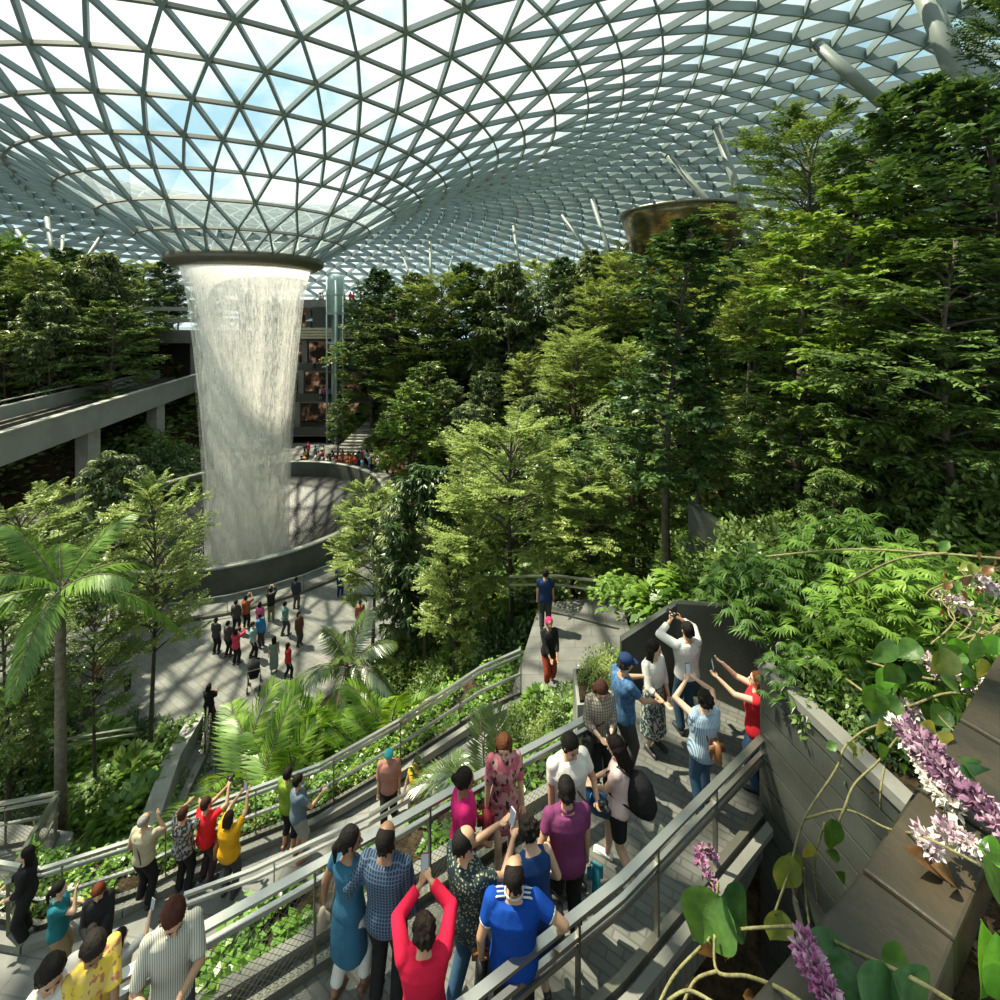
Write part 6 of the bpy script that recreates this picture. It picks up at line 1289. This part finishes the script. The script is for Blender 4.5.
L6(v3, 850,190,1.5, 200,110, .34,.11, VD, 'long', (-.2,-.5,.8), .1); L6(v3, 880,160,1.52, 130,140, .30,.13, VG, 'long', (.2,-.5,.8), .15); L6(v3, 935,420,1.22, 60,15, .10,.06, VB, 'ovate', T); L6(v3, 950,455,1.2, 60,80, .15,.10, VG, 'heart', T); L6(v3, 940,490,1.3, 15,-30, .05,.035, VY); L6(v3, 815,95,1.62, 65,50, .13,.07, VY, 'ovate', T); L6(v3, 770,70,1.7, 50,25, .10,.06, VY, 'ovate', T)
L6(v3, 945,625,1.1, 20,190, .24,.10, VB, 'long', (.2,-.8,.5), .1); L6(v3, 985,660,1.08, 30,150, .2,.10, VB, 'long', (-.3,-.8,.5), .1); L6(v3, 720,420,1.25, 130,70, .17,.05, VBR, 'long', (0,-.4,.9), .2, name='dry_leaf'); L6(v3, 800,470,1.21, 80,45, .12,.04, VBR, 'long', (0,-.4,.9), .3, name='dry_leaf'); L6(v3, 950,800,1.15, 50,50, .10,.06, VBR, name='dry_leaf')
rv = random.Random(9)
v4 = vine('vine with round mid-green leaves along the upper right coping', [[c6(560,-60,2.6), c6(700,20,2.2), c6(860,-20,2.2), c6(1050,10,2.1)], [c6(620,-110,2.7), c6(800,-60,2.3), c6(950,-70,2.2), c6(1060,-150,2.2)], [c6(330,-410,3.4), c6(560,-430,3.0), c6(800,-420,2.6), c6(1050,-400,2.4)], [c6(560,-330,3.0), c6(700,-400,2.7), c6(850,-420,2.5)]], .006)
for i in range(46):
    x = rv.uniform(640, 1010); y = rv.uniform(-190, 40)+(.0)*x; L6(v4, x, y, rv.uniform(1.9, 2.3), rv.uniform(-40, 40), rv.uniform(10, 60), rv.uniform(.08, .14), rv.uniform(.06, .10), rv.choice([VG, VG, VD, VYG, VB]), 'heart', (rv.uniform(-.4,.4), -.5, .8), .2)
v5 = vine('dry tangled vine with brown leaves at the right edge above the coping', [[c6(rv.uniform(780,1040), -380, 2.6), c6(rv.uniform(780,1000), -300, 2.5), c6(rv.uniform(800,1040), -230, 2.4), c6(rv.uniform(800,1040), -160, 2.3)] for _ in range(9)], .004)
for i in range(34):
    L6(v5, rv.uniform(820, 1010), rv.uniform(-460, -200), rv.uniform(2.3, 2.6), rv.uniform(-40, 40), rv.uniform(10, 50), rv.uniform(.05, .09), rv.uniform(.03, .05), rv.choice([VBR, VBR, VYG, VG]), 'ovate', (rv.uniform(-.5,.5), -.5, .8), .3, name='dry_leaf' if i % 2 else 'leaf')
# flower spikes
m_pur = [mat('petal_purple', (.24,.12,.20), .6, 0, .25, 40), mat('petal_pink', (.48,.33,.40), .6, 0, .25, 40), mat('petal_white', (.72,.66,.60), .6, 0, .15, 40), mat('petal_mauve', (.34,.11,.25), .6, 0, .25, 40)]
def raceme(label, pts, n, rad, ms, sz=.012):
    P = [Vector(p) for p in pts]; base = P[0].copy(); e = thing('flower_spike', label, 'flower', base, 0, None); b = MB(); ctube(b, [p-base for p in P], .003, 6); b.obj('stalk', m_vine, e, True)
    L = polylen(P); bs = [MB() for _ in ms]
    for i in range(n):
        s = L*(i+rv.random())/n; c = along(P, s)-base; a = rv.uniform(0, 2*PI); k = rad*(1-.5*s/L)*rv.uniform(.5, 1); v = Vector((rv.gauss(0,1), rv.gauss(0,1), rv.gauss(0,1))).normalized(); c = c+v*k
        mi = min(len(ms)-1, int(rv.random()*len(ms)*.999)); q = v.orthogonal().normalized(); r2 = v.cross(q)
        for h in range(3):                      # three cupped petals
            t = a+h*2.1; pd = (q*math.cos(t)+r2*math.sin(t)); w_ = pd.cross(v)
            z_ = sz*rv.uniform(.8, 1.2); bs[mi].add([tuple(c), tuple(c+pd*z_*.6+w_*z_*.5+v*z_*.5), tuple(c+pd*z_*.9+v*z_*1.2), tuple(c+pd*z_*.6-w_*z_*.5+v*z_*.5)], [(0,1,2,3)])
    for bb, m_ in zip(bs, ms):
        if bb.n: bb.obj('petals', m_, e)
raceme('long drooping spike of purple flowers across the coping', [c6(745,95,1.58), c6(800,150,1.5), c6(850,225,1.42), c6(930,290,1.34), c6(1010,370,1.26)], 330, .040, [m_pur[0], m_pur[1], m_pur[0]], .017)
raceme('pale flower spike just behind the long purple one', [c6(700,70,1.68), c6(760,130,1.62), c6(815,245,1.44), c6(880,320,1.36)], 150, .030, [m_pur[2]], .016)
raceme('small pink flower spike lying above the brown leaf', [c6(835,370,1.28), c6(890,400,1.25), c6(945,440,1.22)], 80, .024, [m_pur[1], m_pur[2]], .014)
raceme('short white-pink flower tuft left of the small pink spike', [c6(785,390,1.28), c6(800,420,1.26), c6(815,435,1.25)], 45, .022, [m_pur[2], m_pur[1]], .014)
raceme('upright mauve flower spike at the bottom of the view', [c6(440,700,1.05), c6(470,770,1.0), c6(510,840,.97), c6(540,900,.94)], 170, .024, [m_pur[3], m_pur[3], m_pur[1]], .013)
raceme('curled dark pink seed spike over the edge of the deck', [c6(190,545,1.45), c6(150,480,1.5), c6(140,430,1.55), c6(170,425,1.55), c6(185,460,1.55)], 60, .010, [m_pur[3], m_pur[0]], .012)
for i, (x, y, D) in enumerate(((830,-95,2.3), (930,-50,2.2), (740,30,2.2), (960,-330,2.5), (880,-280,2.5))):
    raceme(['white flower tuft among the round vine leaves','pale pink flower tuft right of the round vine leaves','white flower tuft nearest the slatted wall','pink flower tuft at the right edge above the dry vine','pale flower tuft left in the dry vine'][i], [c6(x-35,y-10,D), c6(x,y,D), c6(x+35,y+25,D)], 55, .035, [m_pur[2], m_pur[2], m_pur[1]], .02)
o = ivy('leaf_litter', [atz(955,941,ZS-.13), atz(1036,763,ZS-.13), atz(1085,690,ZS-.13)], [atz(1100,1100,ZS-.13), atz(1300,1000,ZS-.13), atz(1400,900,ZS-.13)], 900, .035, .02, 'dry leaf litter on the soil at the bottom right corner', VBR, .02, 0, 0)
